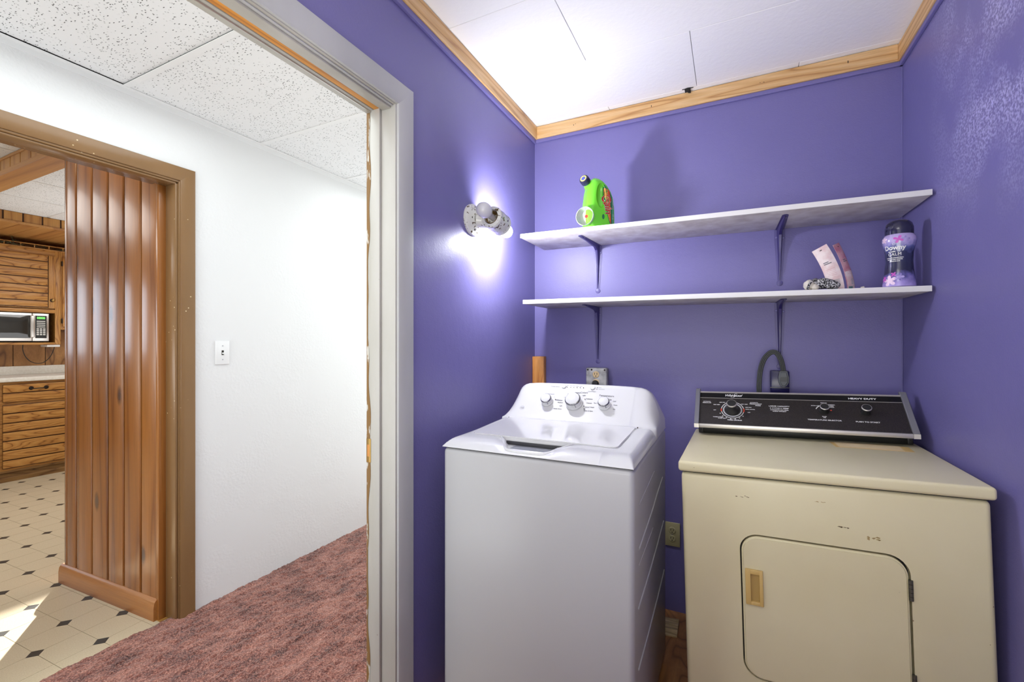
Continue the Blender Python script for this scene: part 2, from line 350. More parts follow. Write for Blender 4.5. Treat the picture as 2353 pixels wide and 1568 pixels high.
def cyl(p0, p1, r0, r1=None, seg=24, bm=None, caps=True):
    bm = bm or bmesh.new(); r1 = r0 if r1 is None else r1
    p0 = Vector(p0); p1 = Vector(p1); d = p1-p0; q = d.to_track_quat('Z', 'Y')
    rings = []
    for p, r in ((p0, r0), (p1, r1)):
        rings.append([bm.verts.new(p + q @ Vector((r*math.cos(2*PI*i/seg), r*math.sin(2*PI*i/seg), 0))) for i in range(seg)])
    for i in range(seg): bm.faces.new((rings[0][i], rings[0][(i+1) % seg], rings[1][(i+1) % seg], rings[1][i]))
    if caps: bm.faces.new(rings[0][::-1]); bm.faces.new(rings[1])
    return bm
def lathe(prof, org, axis=(0, 0, 1), seg=32, bm=None, sx=1, sy=1, close=True):
    """prof = [(r, h)...] revolved about axis through org"""
    bm = bm or bmesh.new(); q = Vector(axis).to_track_quat('Z', 'Y'); org = Vector(org); rings = []
    for r, hh in prof:
        if r < 1e-6: rings.append([bm.verts.new(org + q @ Vector((0, 0, hh)))])
        else: rings.append([bm.verts.new(org + q @ Vector((sx*r*math.cos(2*PI*i/seg), sy*r*math.sin(2*PI*i/seg), hh))) for i in range(seg)])
    for a, b in zip(rings, rings[1:]):
        for i in range(seg):
            j = (i+1) % seg
            if len(a) == 1 and len(b) == 1: continue
            if len(a) == 1: bm.faces.new((a[0], b[i], b[j]))
            elif len(b) == 1: bm.faces.new((a[i], b[0], a[j]))
            else: bm.faces.new((a[i], a[j], b[j], b[i]))
    if close:
        for r in (rings[0], rings[-1]):
            if len(r) > 1: bm.faces.new(r)
    bmesh.ops.recalc_face_normals(bm, faces=bm.faces[:]); return bm
def tube(pts, r, seg=10, bm=None, sx=1, sy=1):
    bm = bm or bmesh.new(); pts = [Vector(p) for p in pts]; rings = []; up = Vector((0, 0, 1)); prev = None
    for i, p in enumerate(pts):
        d = (pts[min(i+1, len(pts)-1)] - pts[max(i-1, 0)]).normalized()
        if prev is None:
            a = d.cross(up)
            if a.length < .05: a = d.cross(Vector((1, 0, 0)))
        else: a = prev - d*prev.dot(d)
        a.normalize(); prev = a; c = d.cross(a)
        rr = r[i] if isinstance(r, (list, tuple)) else r
        rings.append([bm.verts.new(p + a*sx*rr*math.cos(2*PI*k/seg) + c*sy*rr*math.sin(2*PI*k/seg)) for k in range(seg)])
    for A, B in zip(rings, rings[1:]):
        for k in range(seg): bm.faces.new((A[k], A[(k+1) % seg], B[(k+1) % seg], B[k]))
    bm.faces.new(rings[0]); bm.faces.new(rings[-1][::-1])
    bmesh.ops.recalc_face_normals(bm, faces=bm.faces[:]); return bm
def smooth_path(pts, n=8):
    P = [Vector(p) for p in pts]; out = []
    for i in range(len(P)-1):
        a, b, c, d = P[max(i-1, 0)], P[i], P[i+1], P[min(i+2, len(P)-1)]
        for k in range(n):
            t = k/n; out.append(.5*((2*b) + (c-a)*t + (2*a-5*b+4*c-d)*t*t + (3*b-a-3*c+d)*t**3))
    out.append(P[-1]); return out
def shade(me, ang=35):
    me.polygons.foreach_set('use_smooth', [True]*len(me.polygons))
    try: me.set_sharp_from_angle(angle=math.radians(ang))
    except Exception: pass
def link(name, bm, m, parent=None, smooth=True):
    """one mesh object; vertices are given in the frame of the thing's origin parent (world if none)"""
    org = ORG.get(parent.name, Vector()) if parent else Vector()
    me = bpy.data.meshes.new(name)
    if org.length: bmesh.ops.translate(bm, verts=bm.verts[:], vec=-org)
    bm.to_mesh(me); bm.free()
    if smooth: shade(me)
    me.materials.append(M[m] if isinstance(m, str) else m)
    o = bpy.data.objects.new(name, me); COL.objects.link(o)
    if parent: o.parent = parent; ORG[o.name] = org
    return o
def tag(o, label=None, cat=None, group=None, kind=None):
    for k, v in (('label', label), ('category', cat), ('group', group), ('kind', kind)):
        if v: o[k] = v
    return o
def thing(name, label, cat, loc, group=None, rot=None):
    o = bpy.data.objects.new(name, None); o.empty_display_size = .05; COL.objects.link(o); o.location = loc
    if rot: o.rotation_euler = rot; ORG[o.name] = Vector()
    else: ORG[o.name] = Vector(loc)
    return tag(o, label, cat, group)
def struct(name, bm, m, label=None, parent=None, smooth=False):
    o = link(name, bm, m, parent, smooth); o['kind'] = 'structure'
    if label: o['label'] = label
    return o
def text_bm(s, size, bold=0, ext=.0003, spacing=1.0, shear=0, align='CENTER'):
    c = bpy.data.curves.new('t', 'FONT'); c.body = s; c.size = size; c.align_x = align; c.align_y = 'CENTER'
    c.extrude = ext; c.offset = bold; c.space_character = spacing; c.shear = shear; c.resolution_u = 3
    o = bpy.data.objects.new('t', c); COL.objects.link(o)
    me = bpy.data.meshes.new_from_object(o.evaluated_get(bpy.context.evaluated_depsgraph_get()))
    bpy.data.objects.remove(o); bm = bmesh.new(); bm.from_mesh(me); bpy.data.meshes.remove(me); return bm
def frame(org, xd, yd):
    x = Vector(xd).normalized(); z = x.cross(Vector(yd)).normalized(); y = z.cross(x)
    return Matrix.Translation(Vector(org)) @ Matrix((x, y, z)).transposed().to_4x4()
def write(items, mtx, m, parent, name='lettering', **kw):
    """items = [(text, size, u, v)] laid on the plane mtx; one object"""
    out = bmesh.new()
    for t in items:
        s, size, u, v = t[:4]; k2 = dict(kw)
        if len(t) > 4: k2.update(t[4])
        sx = k2.pop('sx', 1)
        b = text_bm(s, size, **k2)
        bmesh.ops.transform(b, matrix=mtx @ Matrix.Translation((u, v, 0)) @ Matrix.Diagonal((sx, 1, 1, 1)), verts=b.verts[:])
        me = bpy.data.meshes.new('t'); b.to_mesh(me); b.free(); out.from_mesh(me); bpy.data.meshes.remove(me)
    return link(name, out, m, parent, smooth=False)
def applied(o, mods):
    """bake modifiers of o into its mesh"""
    dg = bpy.context.evaluated_depsgraph_get(); me = bpy.data.meshes.new_from_object(o.evaluated_get(dg))
    o.modifiers.clear(); old = o.data; o.data = me; bpy.data.meshes.remove(old); shade(me)

# world constants
XL, XR, YB, ZC = -.983, .622, 2.30, 2.508
XH, XK, XW = -2.33, -2.47, -6.65
YS, YN = -1.6, 4.2
HZ, KZ = 2.40, 2.45

# ============================================================ LAUNDRY SHELL
# left wall (purple side) with doorway y .20..1.155, z ..2.10
bm = bmesh.new()
bx(bm, (-1.04, YS, 0), (XL, .185, ZC)); bx(bm, (-1.04, 1.155, 0), (XL, YB+.1, ZC)); bx(bm, (-1.04, .185, 2.105), (XL, 1.155, ZC))
struct('wall_left', bm, 'purple', 'purple painted wall with the white-cased doorway and the wall light')
struct('wall_back', box((XL-.057, YB, 0), (XR+.1, YB+.1, ZC)), 'purple', 'purple painted wall behind the washer, dryer and shelves')
struct('wall_right', box((XR, YS, 0), (XR+.1, YB, ZC)), 'purple_sparkle', 'purple painted wall to the right of the dryer')
struct('wall_front', box((XL, YS-.1, 0), (XR+.1, YS, ZC)), 'purple')
bm = bmesh.new()
bx(bm, (-1.10, YS, 0), (-1.04, .185, HZ)); bx(bm, (-1.10, 1.155, 0), (-1.04, YN, HZ)); bx(bm, (-1.10, .185, 2.105), (-1.04, 1.155, HZ))
struct('wall_hall_right', bm, 'plaster')
struct('floor_laundry', box((-1.04, YS, -.05), (XR+.1, YB+.1, 0)), 'laundryfloor', 'brown wood-look floor between the washer and the dryer')
ce = struct('ceiling_laundry', box((-1.04, YS, ZC+.012), (XR+.1, YB+.1, ZC+.06)), 'dark', 'white ceiling of butted fibre panels')
rows = [(2.252, 2.31, -.558), (1.842, 2.252, -.14), (1.425, 1.842, -.551), (1.01, 1.425, -.14), (.6, 1.01, -.551), (.19, .6, -.14)]
for (y0, y1, xj) in rows:
    js = [XL-.0] + [x for x in (xj-.824, xj, xj+.824, xj+1.648) if XL+.02 < x < XR-.01] + [XR]
    for a, b in zip(js, js[1:]):
        dz = random.uniform(0, .0012)
        struct('ceiling_tile', box((a+.0008, y0+.0008, ZC-dz), (b-.0008, y1-.0008, ZC+.012), .0012, 1), 'ceil', parent=ce)
struct('ceiling_tile', box((XL, YS, ZC), (XR, .19, ZC+.012)), 'ceil', parent=ce)

# bare pine trim with the purple paint line under it
t1 = struct('trim_1', box((XL+.02, YB-.019, ZC-.070), (XR-.018, YB, ZC-.003), .002), 'trimpine', 'bare pine trim strip at the top of the back wall')
struct('paint_strip', box((XL, YB-.012, ZC-.088), (XR, YB, ZC-.070), .002), 'purple', parent=t1)
t2 = struct('trim_2', box((XL, YS, ZC-.070), (XL+.02, YB, ZC-.003), .002), 'trimpine_y', 'bare pine trim strip at the top of the left wall')
struct('paint_strip', box((XL, YS, ZC-.090), (XL+.013, YB, ZC-.070), .002), 'purple', parent=t2)
t3 = struct('trim_3', box((XR-.018, YS, ZC-.070), (XR, YB, ZC-.003), .002), 'trimpine_y', 'bare pine trim strip at the top of the right wall')
struct('paint_strip', box((XR-.012, YS, ZC-.088), (XR, YB, ZC-.070), .002), 'purple', parent=t3)
bm = bmesh.new()
nh = [(-.75, 0), (-.74, 0), (-.35, 0), (.12, 0), (.135, 0), (.44, 0)]
for x, _ in nh: cyl((x, YB-.0195, ZC-.036+random.uniform(-.01, .01)), (x, YB-.0185, ZC-.036), .0014, bm=bm, seg=6)
link('nail_hole', bm, 'dark', t1)['kind'] = 'stuff'
# corner paint seam lines, crack
struct('corner_caulk', box((XR-.004, YB-.004, 0), (XR, YB, ZC-.09), .0015), 'purple', parent=bpy.data.objects['wall_right'])

# torn black tape at the ceiling joint
t = thing('black_tape', 'crumpled black scrap stuck in the ceiling joint above the pine trim', 'tape', (-.18, 2.262, ZC))
bm = bmesh.new()
pts = [(-.014, -.012), (.0, -.016), (.013, -.013), (.010, .0), (.012, .016), (.001, .022), (-.006, .012), (-.013, .005)]
vs = [bm.verts.new((-.18+p[0], 2.262+p[1], ZC-.004-.004*((i*5) % 3))) for i, p in enumerate(pts)]
c = bm.verts.new((-.18, 2.262, ZC-.013))
for i in range(len(vs)): bm.faces.new((vs[i], vs[(i+1) % len(vs)], c))
top = [bm.verts.new((v.co.x, v.co.y, ZC-.0005)) for v in vs]
for i in range(len(vs)): j = (i+1) % len(vs); bm.faces.new((vs[j], vs[i], top[i], top[j]))
bx(bm, (-.205, 2.251, ZC-.003), (-.155, 2.2535, ZC-.0005))
link('scrap', bm, 'dark', t, smooth=False)

# ============================================================ LAUNDRY DOORWAY (no door hung)
d1 = struct('door_1', bmesh.new(), 'doorwhite', 'white doorway frame with worn edge and brown strike, between laundry and hall')
def dpart(name, bm, m, label=None):
    o = link(name, bm, m, d1)
    if label: o['label'] = label
    return o
y0, y1, zh = .20, 1.140, 2.088
def casing_prof(w, th):   # (across, out) with a softly rolled outer face
    return [(0, 0), (0, th*.55), (.004, th*.72), (w*.35, th*.86), (w-.012, th), (w-.003, th*.93), (w, th*.75), (w, 0)]
def casing(xw, sgn, ya, yb, zt, w, th, m, dp):
    # right leg, left leg and mitred head as three pieces
    pr = casing_prof(w, th)
    def leg(y_in, s):
        bm = bmesh.new(); A = []; B = []
        for a, o_ in pr:
            A.append(bm.verts.new((xw+sgn*o_, y_in+s*a, 0))); B.append(bm.verts.new((xw+sgn*o_, y_in+s*a, zt+a)))
        n = len(pr); bm.faces.new(A); bm.faces.new(B)
        for i in range(n): bm.faces.new((A[i], A[(i+1) % n], B[(i+1) % n], B[i]))
        bmesh.ops.recalc_face_normals(bm, faces=bm.faces[:]); return bm
    def head():
        bm = bmesh.new(); A = []; B = []
        for a, o_ in pr:
            A.append(bm.verts.new((xw+sgn*o_, ya-a, zt+a))); B.append(bm.verts.new((xw+sgn*o_, yb+a, zt+a)))
        n = len(pr); bm.faces.new(A); bm.faces.new(B)
        for i in range(n): bm.faces.new((A[i], A[(i+1) % n], B[(i+1) % n], B[i]))
        bmesh.ops.recalc_face_normals(bm, faces=bm.faces[:]); return bm
    dp('casing', leg(yb, 1), m); dp('casing', leg(ya, -1), m); dp('casing', head(), m)
casing(XL, 1, y0+.0, y1+.006, zh+.003, .072, .017, 'casing', dpart)
casing(-1.10, -1, y0+.0, y1+.006, zh+.003, .072, .015, 'casing', dpart)
for (a, b) in ((y1, y1+.015), (y0-.015, y0)):
    dpart('jamb', box((-1.103, a, 0), (XL+.002, b, zh+.015), .002), 'doorwhite')
dpart('head_jamb', box((-1.103, y0, zh), (XL+.002, y1, zh+.015), .002), 'doorwhite')
dpart('stop', box((-1.078, y1-.010, 0), (-1.040, y1, zh), .003), 'doorwhite')
dpart('stop', box((-1.078, y0, 0), (-1.040, y0+.010, zh), .003), 'doorwhite')
dpart('head_stop', box((-1.036, y0, zh-.010), (-1.0, y1, zh), .003), 'doorwhite')
dpart('bead', box((-1.0, y0, zh-.004), (-.990, y1, zh), .0015), 'casing')
dpart('wood_strip', box((-1.063, y0, zh-.005), (-1.036, y1-.010, zh), .001), 'rawwood', 'unpainted orange wood strip in the door head')
dpart('track', box((-1.080, y0, zh-.010), (-1.076, y1-.002, zh), .001), 'steel', 'thin grey metal strip in the door head')
dpart('head_strip', box((-1.103, y0, zh-.006), (-1.066, y1-.002, zh), .0015), 'doorwhite')
# worn hall-side corner: wavy bare strip
bm = bmesh.new(); n = 150; L_ = []
for i in range(n+1):
    z = zh*i/n; w = .010+.006*math.sin(z*7+1)+.003*math.sin(z*31)
    L_.append((z, max(.005, w)))
for (za, wa), (zb, wb) in zip(L_, L_[1:]):
    vs = [bm.verts.new(p) for p in ((-1.1045, y1-.0012, za), (-1.1045+wa, y1-.0012, za), (-1.1045+wb, y1-.0012, zb), (-1.1045, y1-.0012, zb), (-1.1045, y1+.016, za), (-1.1045, y1+.016, zb))]
    bm.faces.new((vs[0], vs[1], vs[2], vs[3])); bm.faces.new((vs[0], vs[3], vs[5], vs[4]))
    a2 = bm.verts.new((-1.1045+wa, y1+.001, za)); b2 = bm.verts.new((-1.1045+wb, y1+.001, zb)); bm.faces.new((vs[1], a2, b2, vs[2]))
dpart('worn_edge', bm, 'worn', 'brown bare wood where paint has worn off')
dpart('strike_plate', box((-1.105, y1-.002, .905), (-1.086, y1+.001, .985), .0008), 'brass')
dpart('strike_hole', box((-1.1005, y1-.0026, .925), (-1.091, y1-.0018, .965)), 'stud')

# ============================================================ HALL
bm = bmesh.new(); oy0, oy1, oz = .33, 1.206, 2.074
bx(bm, (XK, YS, 0), (XH, oy0-.012, HZ)); bx(bm, (XK, oy1, 0), (XH, YN, HZ)); bx(bm, (XK, oy0-.012, oz), (XH, oy1, HZ))
struct('wall_hall_left', bm, 'plaster', 'white textured wall with the brown-framed doorway and light switch')
struct('wall_hall_back', box((XK, YN, 0), (-1.04, YN+.1, HZ+.1)), 'plaster')
struct('wall_hall_front', box((XK, YS-.1, 0), (XL, YS, HZ+.1)), 'plaster')
# ceiling: lay-in panels on a thin metal grid
hc = struct('ceiling_hall', box((XK, YS, HZ+.02), (-1.04, YN, HZ+.06)), 'dark', 'white speckled drop ceiling over the hall')
ys = [-.24, .37, .985, 1.60, 2.195, 2.81, 3.42, 4.03]
for i, (a, b) in enumerate(zip(ys, ys[1:])):
    tilt = .004 if i == 1 else 0
    bm = box((XH+.02, a+.010, HZ+.003+tilt), (-1.12, b-.010, HZ+.018+tilt))
    struct('ceiling_tile', bm, 'acoustic', parent=hc)
for a in ys:
    struct('grid_bar', box((XH+.0, a-.012, HZ), (-1.10, a+.012, HZ+.003), .0005, 1), 'tbar', parent=hc)
struct('wall_angle', box((XH, YS, HZ-.002), (XH+.022, YN, HZ+.002), .0005, 1), 'tbar', parent=hc)
struct('wall_angle', box((XH, YS, HZ-.024), (XH+.003, YN, HZ), .0005, 1), 'tbar', parent=hc)
struct('wall_angle', box((-1.122, YS, HZ-.002), (-1.10, YN, HZ+.002), .0005, 1), 'tbar', parent=hc)
struct('ceiling_tile', box((XH, YS, HZ+.003), (-1.1, -.25, HZ+.018)), 'acoustic', parent=hc)

# carpet: pile as a fine relief
bm = bmesh.new()
from mathutils import noise
nx, ny = 190, 460; xa, xb, ya, yb = -2.385, -1.045, .15, 3.4
G = []
for j in range(ny+1):
    row = []
    for i in range(nx+1):
        x = xa+(xb-xa)*i/nx; y = ya+(yb-ya)*j/ny
        edge = 0
        if i == 0: x += .006*noise.noise(Vector((0, y*30, 0)))
        z = .011 + .0035*noise.noise(Vector((x*9, y*9, 0))) + .0065*noise.noise(Vector((x*30, y*30, 2))) + .0055*noise.noise(Vector((x*85, y*85, 5)))
        if i == 0: z = 0
        row.append(bm.verts.new((x, y, z)))
    G.append(row)
for j in range(ny):
    for i in range(nx): bm.faces.new((G[j][i], G[j][i+1], G[j+1][i+1], G[j+1][i]))
fl = struct('floor_hall', box((-2.385, YS, -.05), (-1.04, YN, 0)), 'seam', 'hall floor covered with rust-red carpet')
cp = link('carpet_pile', bm, 'carpet', fl); cp['kind'] = 'stuff'; cp['label'] = 'mottled rust-red carpet pile'
bm = bmesh.new(); bx(bm, (-2.385, YS, 0), (-1.04, .15, .010)); bx(bm, (-2.385, 3.4, 0), (-1.04, YN, .010))
struct('carpet_back', bm, 'carpet', parent=fl)
struct('threshold', box((-2.47, 1.150, 0), (-2.395, 1.194, .002), .001), 'threshold', 'thin amber wood threshold', parent=fl)

# light switch on the hall wall
t = thing('light_switch', 'white toggle light switch plate on the white hall wall beside the brown door frame', 'switch', (XH, 1.394, 1.257))
pl = link('plate', box((XH, 1.360, 1.198), (XH+.006, 1.429, 1.317), .002), 'whiteplastic', t)
link('slot', box((XH+.0055, 1.389, 1.245), (XH+.0065, 1.400, 1.269)), 'slot', t)
bm = box((XH+.006, 1.3905, 1.250), (XH+.020, 1.3985, 1.258), .002); link('toggle', bm, 'whiteplastic', t)
for z in (1.222, 1.292): link('screw', cyl((XH+.005, 1.3945, z), (XH+.0072, 1.3945, z), .003, seg=12), 'printlight', t)

# brown doorway to the kitchen
d2 = struct('door_2', bmesh.new(), 'brown', 'brown gloss painted doorway frame between hall and kitchen')
def dpart2(name, bm, m, label=None): return link(name, bm, m, d2)
casing(XH, 1, .345, 1.199, 2.071, .063, .016, 'brown', dpart2)
casing(XK, -1, .345, 1.199, 2.071, .063, .014, 'brown', dpart2)
for (a, b) in ((1.194, 1.206), (.33-.012, .345-.015)):
    dpart2('jamb', box((XK-.002, a, 0), (XH+.004, b, oz), .002), 'brown')
dpart2('head_jamb', box((XK-.002, .33, oz-.012), (XH+.004, 1.194, oz), .002), 'brown')
dpart2('stop', box((-2.414, 1.182, 0), (-2.332, 1.194, 2.062), .003), 'brown')
dpart2('head_stop', box((-2.414, .34, 2.052), (-2.332, 1.194, 2.062), .003), 'brown')
dpart2('weather_strip', box((-2.428, 1.184, 0), (-2.415, 1.194, 2.06), .002), 'blackmatt')

# ============================================================ KITCHEN SHELL
fk = struct('floor_kitchen', box((XW, YS, -.05), (-2.385, YN, -.003)), 'seam', 'cream vinyl floor with small charcoal diamond insets')
A2 = Vector((.1565, .0072)); B2 = Vector((-.0066, .1545)); O2 = Vector((-2.953, 1.098)); hd = .0285; g = .0009
def tilemesh(kind):
    bm = bmesh.new(); a, b = A2, B2; e1 = a.normalized(); e2 = b.normalized()
    c = [Vector((0, 0)), a, a+b, b]; C0 = (a+b)/2
    cut = (kind == 0, kind == 1, kind == 0, kind == 1); pts = []
    for k in range(4):
        p = c[k]; nx_ = (c[(k+1) % 4]-p).normalized(); pv = (c[(k-1) % 4]-p).normalized()
        if cut[k]: pts += [p + pv*(hd+.001) + nx_*g, p + nx_*(hd+.001) + pv*g]
        else: pts += [p + nx_*g + pv*g]
    top = [bm.verts.new((p.x, p.y, 0)) for p in pts]; bot = [bm.verts.new((p.x, p.y, -.003)) for p in pts]
    bm.faces.new(top)
    for i in range(len(top)): j = (i+1) % len(top); bm.faces.new((top[j], top[i], bot[i], bot[j]))
    bmesh.ops.recalc_face_normals(bm, faces=bm.faces[:])
    me = bpy.data.meshes.new('tile'); bm.to_mesh(me); bm.free(); me.materials.append(M['vinyl']); return me
tm = [tilemesh(0), tilemesh(1)]
bm = bmesh.new(); e1 = A2.normalized()*hd; e2 = B2.normalized()*hd
v4 = [bm.verts.new((p.x, p.y, 0)) for p in (e1, e2, -e1, -e2)]; b4 = [bm.verts.new((v.co.x, v.co.y, -.003)) for v in v4]; bm.faces.new(v4)
for i in range(4): bm.faces.new((v4[(i+1) % 4], v4[i], b4[i], b4[(i+1) % 4]))
bmesh.ops.recalc_face_normals(bm, faces=bm.faces[:])
dm = bpy.data.meshes.new('diamond'); bm.to_mesh(dm); bm.free(); dm.materials.append(M['black_tile'])
cnt = 0; farb = bmesh.new()
for i in range(-24, 5):
    for j in range(-18, 20):
        p = O2 + A2*i + B2*j; par = (i+j) % 2; q = p+(A2+B2)/2
        if q.x < -6.2 or q.x > -2.30: continue
        ang = math.degrees(math.atan2(-q.x, q.y)); vis = (58 < ang < 77.5) and q.y > .45
        if q.x > -2.31: continue
        if vis and cnt < 300:
            o = bpy.data.objects.new('vinyl_tile', tm[par]); o.location = (p.x, p.y, 0); o.parent = fk; COL.objects.link(o); cnt += 1
            if par == 0:
                o = bpy.data.objects.new('diamond_inset', dm); o.location = (p.x, p.y, 0); o.parent = fk; COL.objects.link(o)
        else:
            for me, ok in ((tm[par], True), (dm, par == 0)):
                if ok:
                    k = len(farb.verts); farb.from_mesh(me); farb.verts.ensure_lookup_table()
                    bmesh.ops.translate(farb, verts=farb.verts[k:], vec=(p.x, p.y, 0))
                    if me is dm:
                        farb.faces.ensure_lookup_table()
                        for f in farb.faces[-5:]: f.material_index = 1
fo = link('vinyl_tiles_far', farb, 'vinyl', fk, smooth=False); fo.data.materials.append(M['black_tile']); fo['kind'] = 'stuff'; fo.name = 'vinyl_tile_field'

bm = bmesh.new(); wy0, wy1, wz0, wz1 = 2.62, 3.62, 1.215, 1.66
for q in (((XW-.1, YS, 0), (XW, -1.05, KZ+.05)), ((XW-.1, .12, 0), (XW, wy0, KZ+.05)), ((XW-.1, -1.05, 0), (XW, .12, 1.18)), ((XW-.1, -1.05, 2.02), (XW, .12, KZ+.05))): bx(bm, *q)
bx(bm, (XW-.1, wy1, 0), (XW, YN, KZ+.05)); bx(bm, (XW-.1, wy0, 0), (XW, wy1, wz0)); bx(bm, (XW-.1, wy0, wz1), (XW, wy1, KZ+.05))
wk = struct('wall_kitchen_left', bm, 'panelling', 'kitchen wall of dark-grooved brown panelling above the countertop')
for nm, (ya, yb, za, zb) in (('window_1', (wy0, wy1, wz0, wz1)), ('window_2', (-1.05, .12, 1.18, 2.02))):
    wb = bmesh.new(); m_ = .05
    for q in (((XW-.02, ya-m_, za-m_), (XW+.012, yb+m_, za)), ((XW-.02, ya-m_, zb), (XW+.012, yb+m_, zb+m_)), ((XW-.02, ya-m_, za), (XW+.012, ya, zb)), ((XW-.02, yb, za), (XW+.012, yb+m_, zb))): bx(wb, *q)
    struct(nm, wb, 'oak')
bounds = [1.40, 1.63, 1.871, 2.112, 2.295, 2.55]
for a, b in zip(bounds, bounds[1:]):
    struct('wall_board', box((XW, a+.003, .98), (XW+.008, b-.003, 1.50), .002, 1), 'panelling', parent=wk)
struct('wall_board', box((XW, 1.40, .98), (XW+.002, 2.55, 1.50)), 'groove', parent=wk).name = 'board_backing'
struct('wall_kitchen_back', box((XW, YN, 0), (XK, YN+.1, KZ+.05)), 'panelling')
struct('wall_kitchen_front', box((XW, YS-.1, 0), (XK, YS, KZ+.05)), 'plaster')
kc = struct('ceiling_kitchen', box((XW, YS, KZ+.02), (XK, YN, KZ+.06)), 'dark', 'speckled white drop ceiling over the kitchen')
xs = [-5.60, -5.03, -4.44, -3.85, -3.26, -2.60]; yk = [-1.5, -.6, .58, 1.80, 3.02, 4.1]
for a, b in zip(xs, xs[1:]):
    for c, d in zip(yk, yk[1:]):
        struct('ceiling_tile', box((a+.012, c+.012, KZ+.003), (b-.012, d-.012, KZ+.018)), 'acoustic', parent=kc)
for a in xs: struct('grid_bar', box((a-.012, YS, KZ), (a+.012, YN, KZ+.003)), 'tbar', parent=kc)
for a in yk: struct('grid_bar', box((XW, a-.012, KZ), (XK, a+.012, KZ+.003)), 'tbar', parent=kc)
struct('ceiling_tile', box((XW, YS, KZ+.004), (-5.6, YN, KZ+.018)), 'acoustic', parent=kc)

# knotty pine partition standing just past the doorway (boards lean 2.8 degrees off square)
def shear(bm, k=.049, x0=-2.42):
    for v in bm.verts: v.co.y += (v.co.x-x0)*k
    return bm
yp = 1.168
wp = struct('wall_partition', shear(box((-3.238, yp, 0), (-2.425, yp+.085, KZ))), 'groove', 'varnished knotty pine board partition standing in the kitchen by the brown doorway')
gx = [-3.250, -3.150, -2.996, -2.848, -2.707, -2.564, -2.432]
for a, b in zip(gx, gx[1:]):
    # board with a rounded tongue on each long edge
    w = b-a; e = .010; pr = [(a+.0095, yp+.002), (a+.0095, yp-.008), (a+.0125, yp-.0125), (a+.018, yp-.0135), (b-.012, yp-.0135), (b-.007, yp-.0125), (b-.0045, yp-.008), (b-.0045, yp+.002)]
    pb = struct('pine_board', shear(prism(pr, 'z', .0, KZ)), 'pine', parent=wp, smooth=True); shade(pb.data, 20)
struct('end_board', shear(box((-3.262, yp-.014, 0), (-3.240, yp+.095, KZ), .003)), 'pine', parent=wp, smooth=True)
struct('corner_strip', shear(box((-2.436, yp-.016, .0), (-2.412, yp+.02, KZ), .004)), 'pine', parent=wp, smooth=True)
bp = [(yp-.030, 0), (yp-.030, .060), (yp-.027, .082), (yp-.020, .094), (yp-.013, .099), (yp, .099), (yp, 0)]
bb = shear(prism(bp, 'x', -3.285, -2.425)); 
struct('baseboard_1', bb, 'pine_base', 'varnished pine baseboard along the foot of the partition', smooth=True)

# header between the passage and the kitchen
hb = struct('wall_header', box((-5.6, 1.100, 2.350), (-3.262, 1.205, KZ)), 'groove', 'pine-boarded header running on from the partition under the kitchen ceiling')
hx = [-5.55+.148*i for i in range(16)]
for a in hx:
    if a+.148 > -3.27: break
    struct('header_board', box((a+.004, 1.092, 2.372), (a+.144, 1.100, 2.436), .003), 'header', parent=hb)
struct('rail', box((-5.6, 1.086, 2.343), (-3.262, 1.105, 2.372), .003), 'header_x', parent=hb)
struct('rail', box((-5.6, 1.086, 2.434), (-3.262, 1.102, KZ), .002), 'header_x', parent=hb)
struct('soffit_board', box((-5.6, 1.088, 2.340), (-3.262, 1.207, 2.350), .002), 'header_x', parent=hb)

# soffit above the wall cabinets
so = struct('wall_soffit', box((XW, YS, 2.372), (-5.606, YN, KZ)), 'groove', 'dropped soffit of brown boards above the kitchen wall cabinets')
for k in range(12):
    a = 1.147+.123*k
    struct('soffit_board', box((-5.606, a+.006, 2.370), (-5.600, a+.117, KZ-.002), .002), 'header', parent=so)
    struct('soffit_board', box((XW, a+.002, 2.362), (-5.606, a+.121, 2.372), .001), 'header_x', parent=so)
struct('rail', box((-5.610, 1.0, 2.350), (-5.592, 2.7, 2.370), .003), 'header_x', parent=so)

# ============================================================ KITCHEN CABINETS
XU = -6.35
uc = thing('wall_cabinet', 'honey oak wall cabinet with slatted door above the microwave niche', 'cabinet', (XU, 1.9, 1.289))
bm = bmesh.new()
bx(bm, (XW+.01, 1.30, 1.640), (XU-.02, 2.112, 2.262)); bx(bm, (XW+.01, 2.092, 1.289), (XU-.02, 2.112, 1.64)); bx(bm, (XW+.01, 1.30, 1.289), (XU-.02, 1.325, 1.64)); bx(bm, (XW+.01, 1.30, 1.289), (XU-.02, 2.112, 1.309))
link('carcass', bm, 'oak', uc)
link('face_frame', box((XU-.02, 2.092, 1.289), (XU, 2.136, 2.262), .002), 'oak_v', uc)
link('bottom_rail', box((XU-.02, 1.30, 1.285), (XU, 2.092, 1.309), .003), 'oak', uc)
link('niche_rail', box((XU-.02, 1.30, 1.612), (XU, 2.092, 1.650), .003), 'oak', uc)
link('top_rail', box((XU-.02, 1.30, 2.205), (XU, 2.092, 2.262), .002), 'oak', uc)
link('niche_back', box((XW+.012, 1.325, 1.309), (XW+.02, 2.092, 1.640)), 'dark', uc)
def slat_door(parent, x, ya, yb, za, zb, rows_, stile_r=None, stile_l=None, name='door'):
    d = link(name, box((x, ya, za), (x+.012, yb, zb), .002), 'oak_v', parent)
    ys_, ye_ = ya+(stile_l or 0), yb-(stile_r or 0)
    link('groove_panel', box((x+.012, ys_, za+.004), (x+.013, ye_, zb-.004)), 'groove', d)
    for a, b in zip(rows_, rows_[1:]):
        link('slat', box((x+.012, ys_+.003, b+.006), (x+.020, ye_-.006, a-.003), .003), 'oak', d)
    if stile_r: link('stile', box((x+.012, ye_, za), (x+.020, yb, zb), .002), 'oak_v', d)
    return d
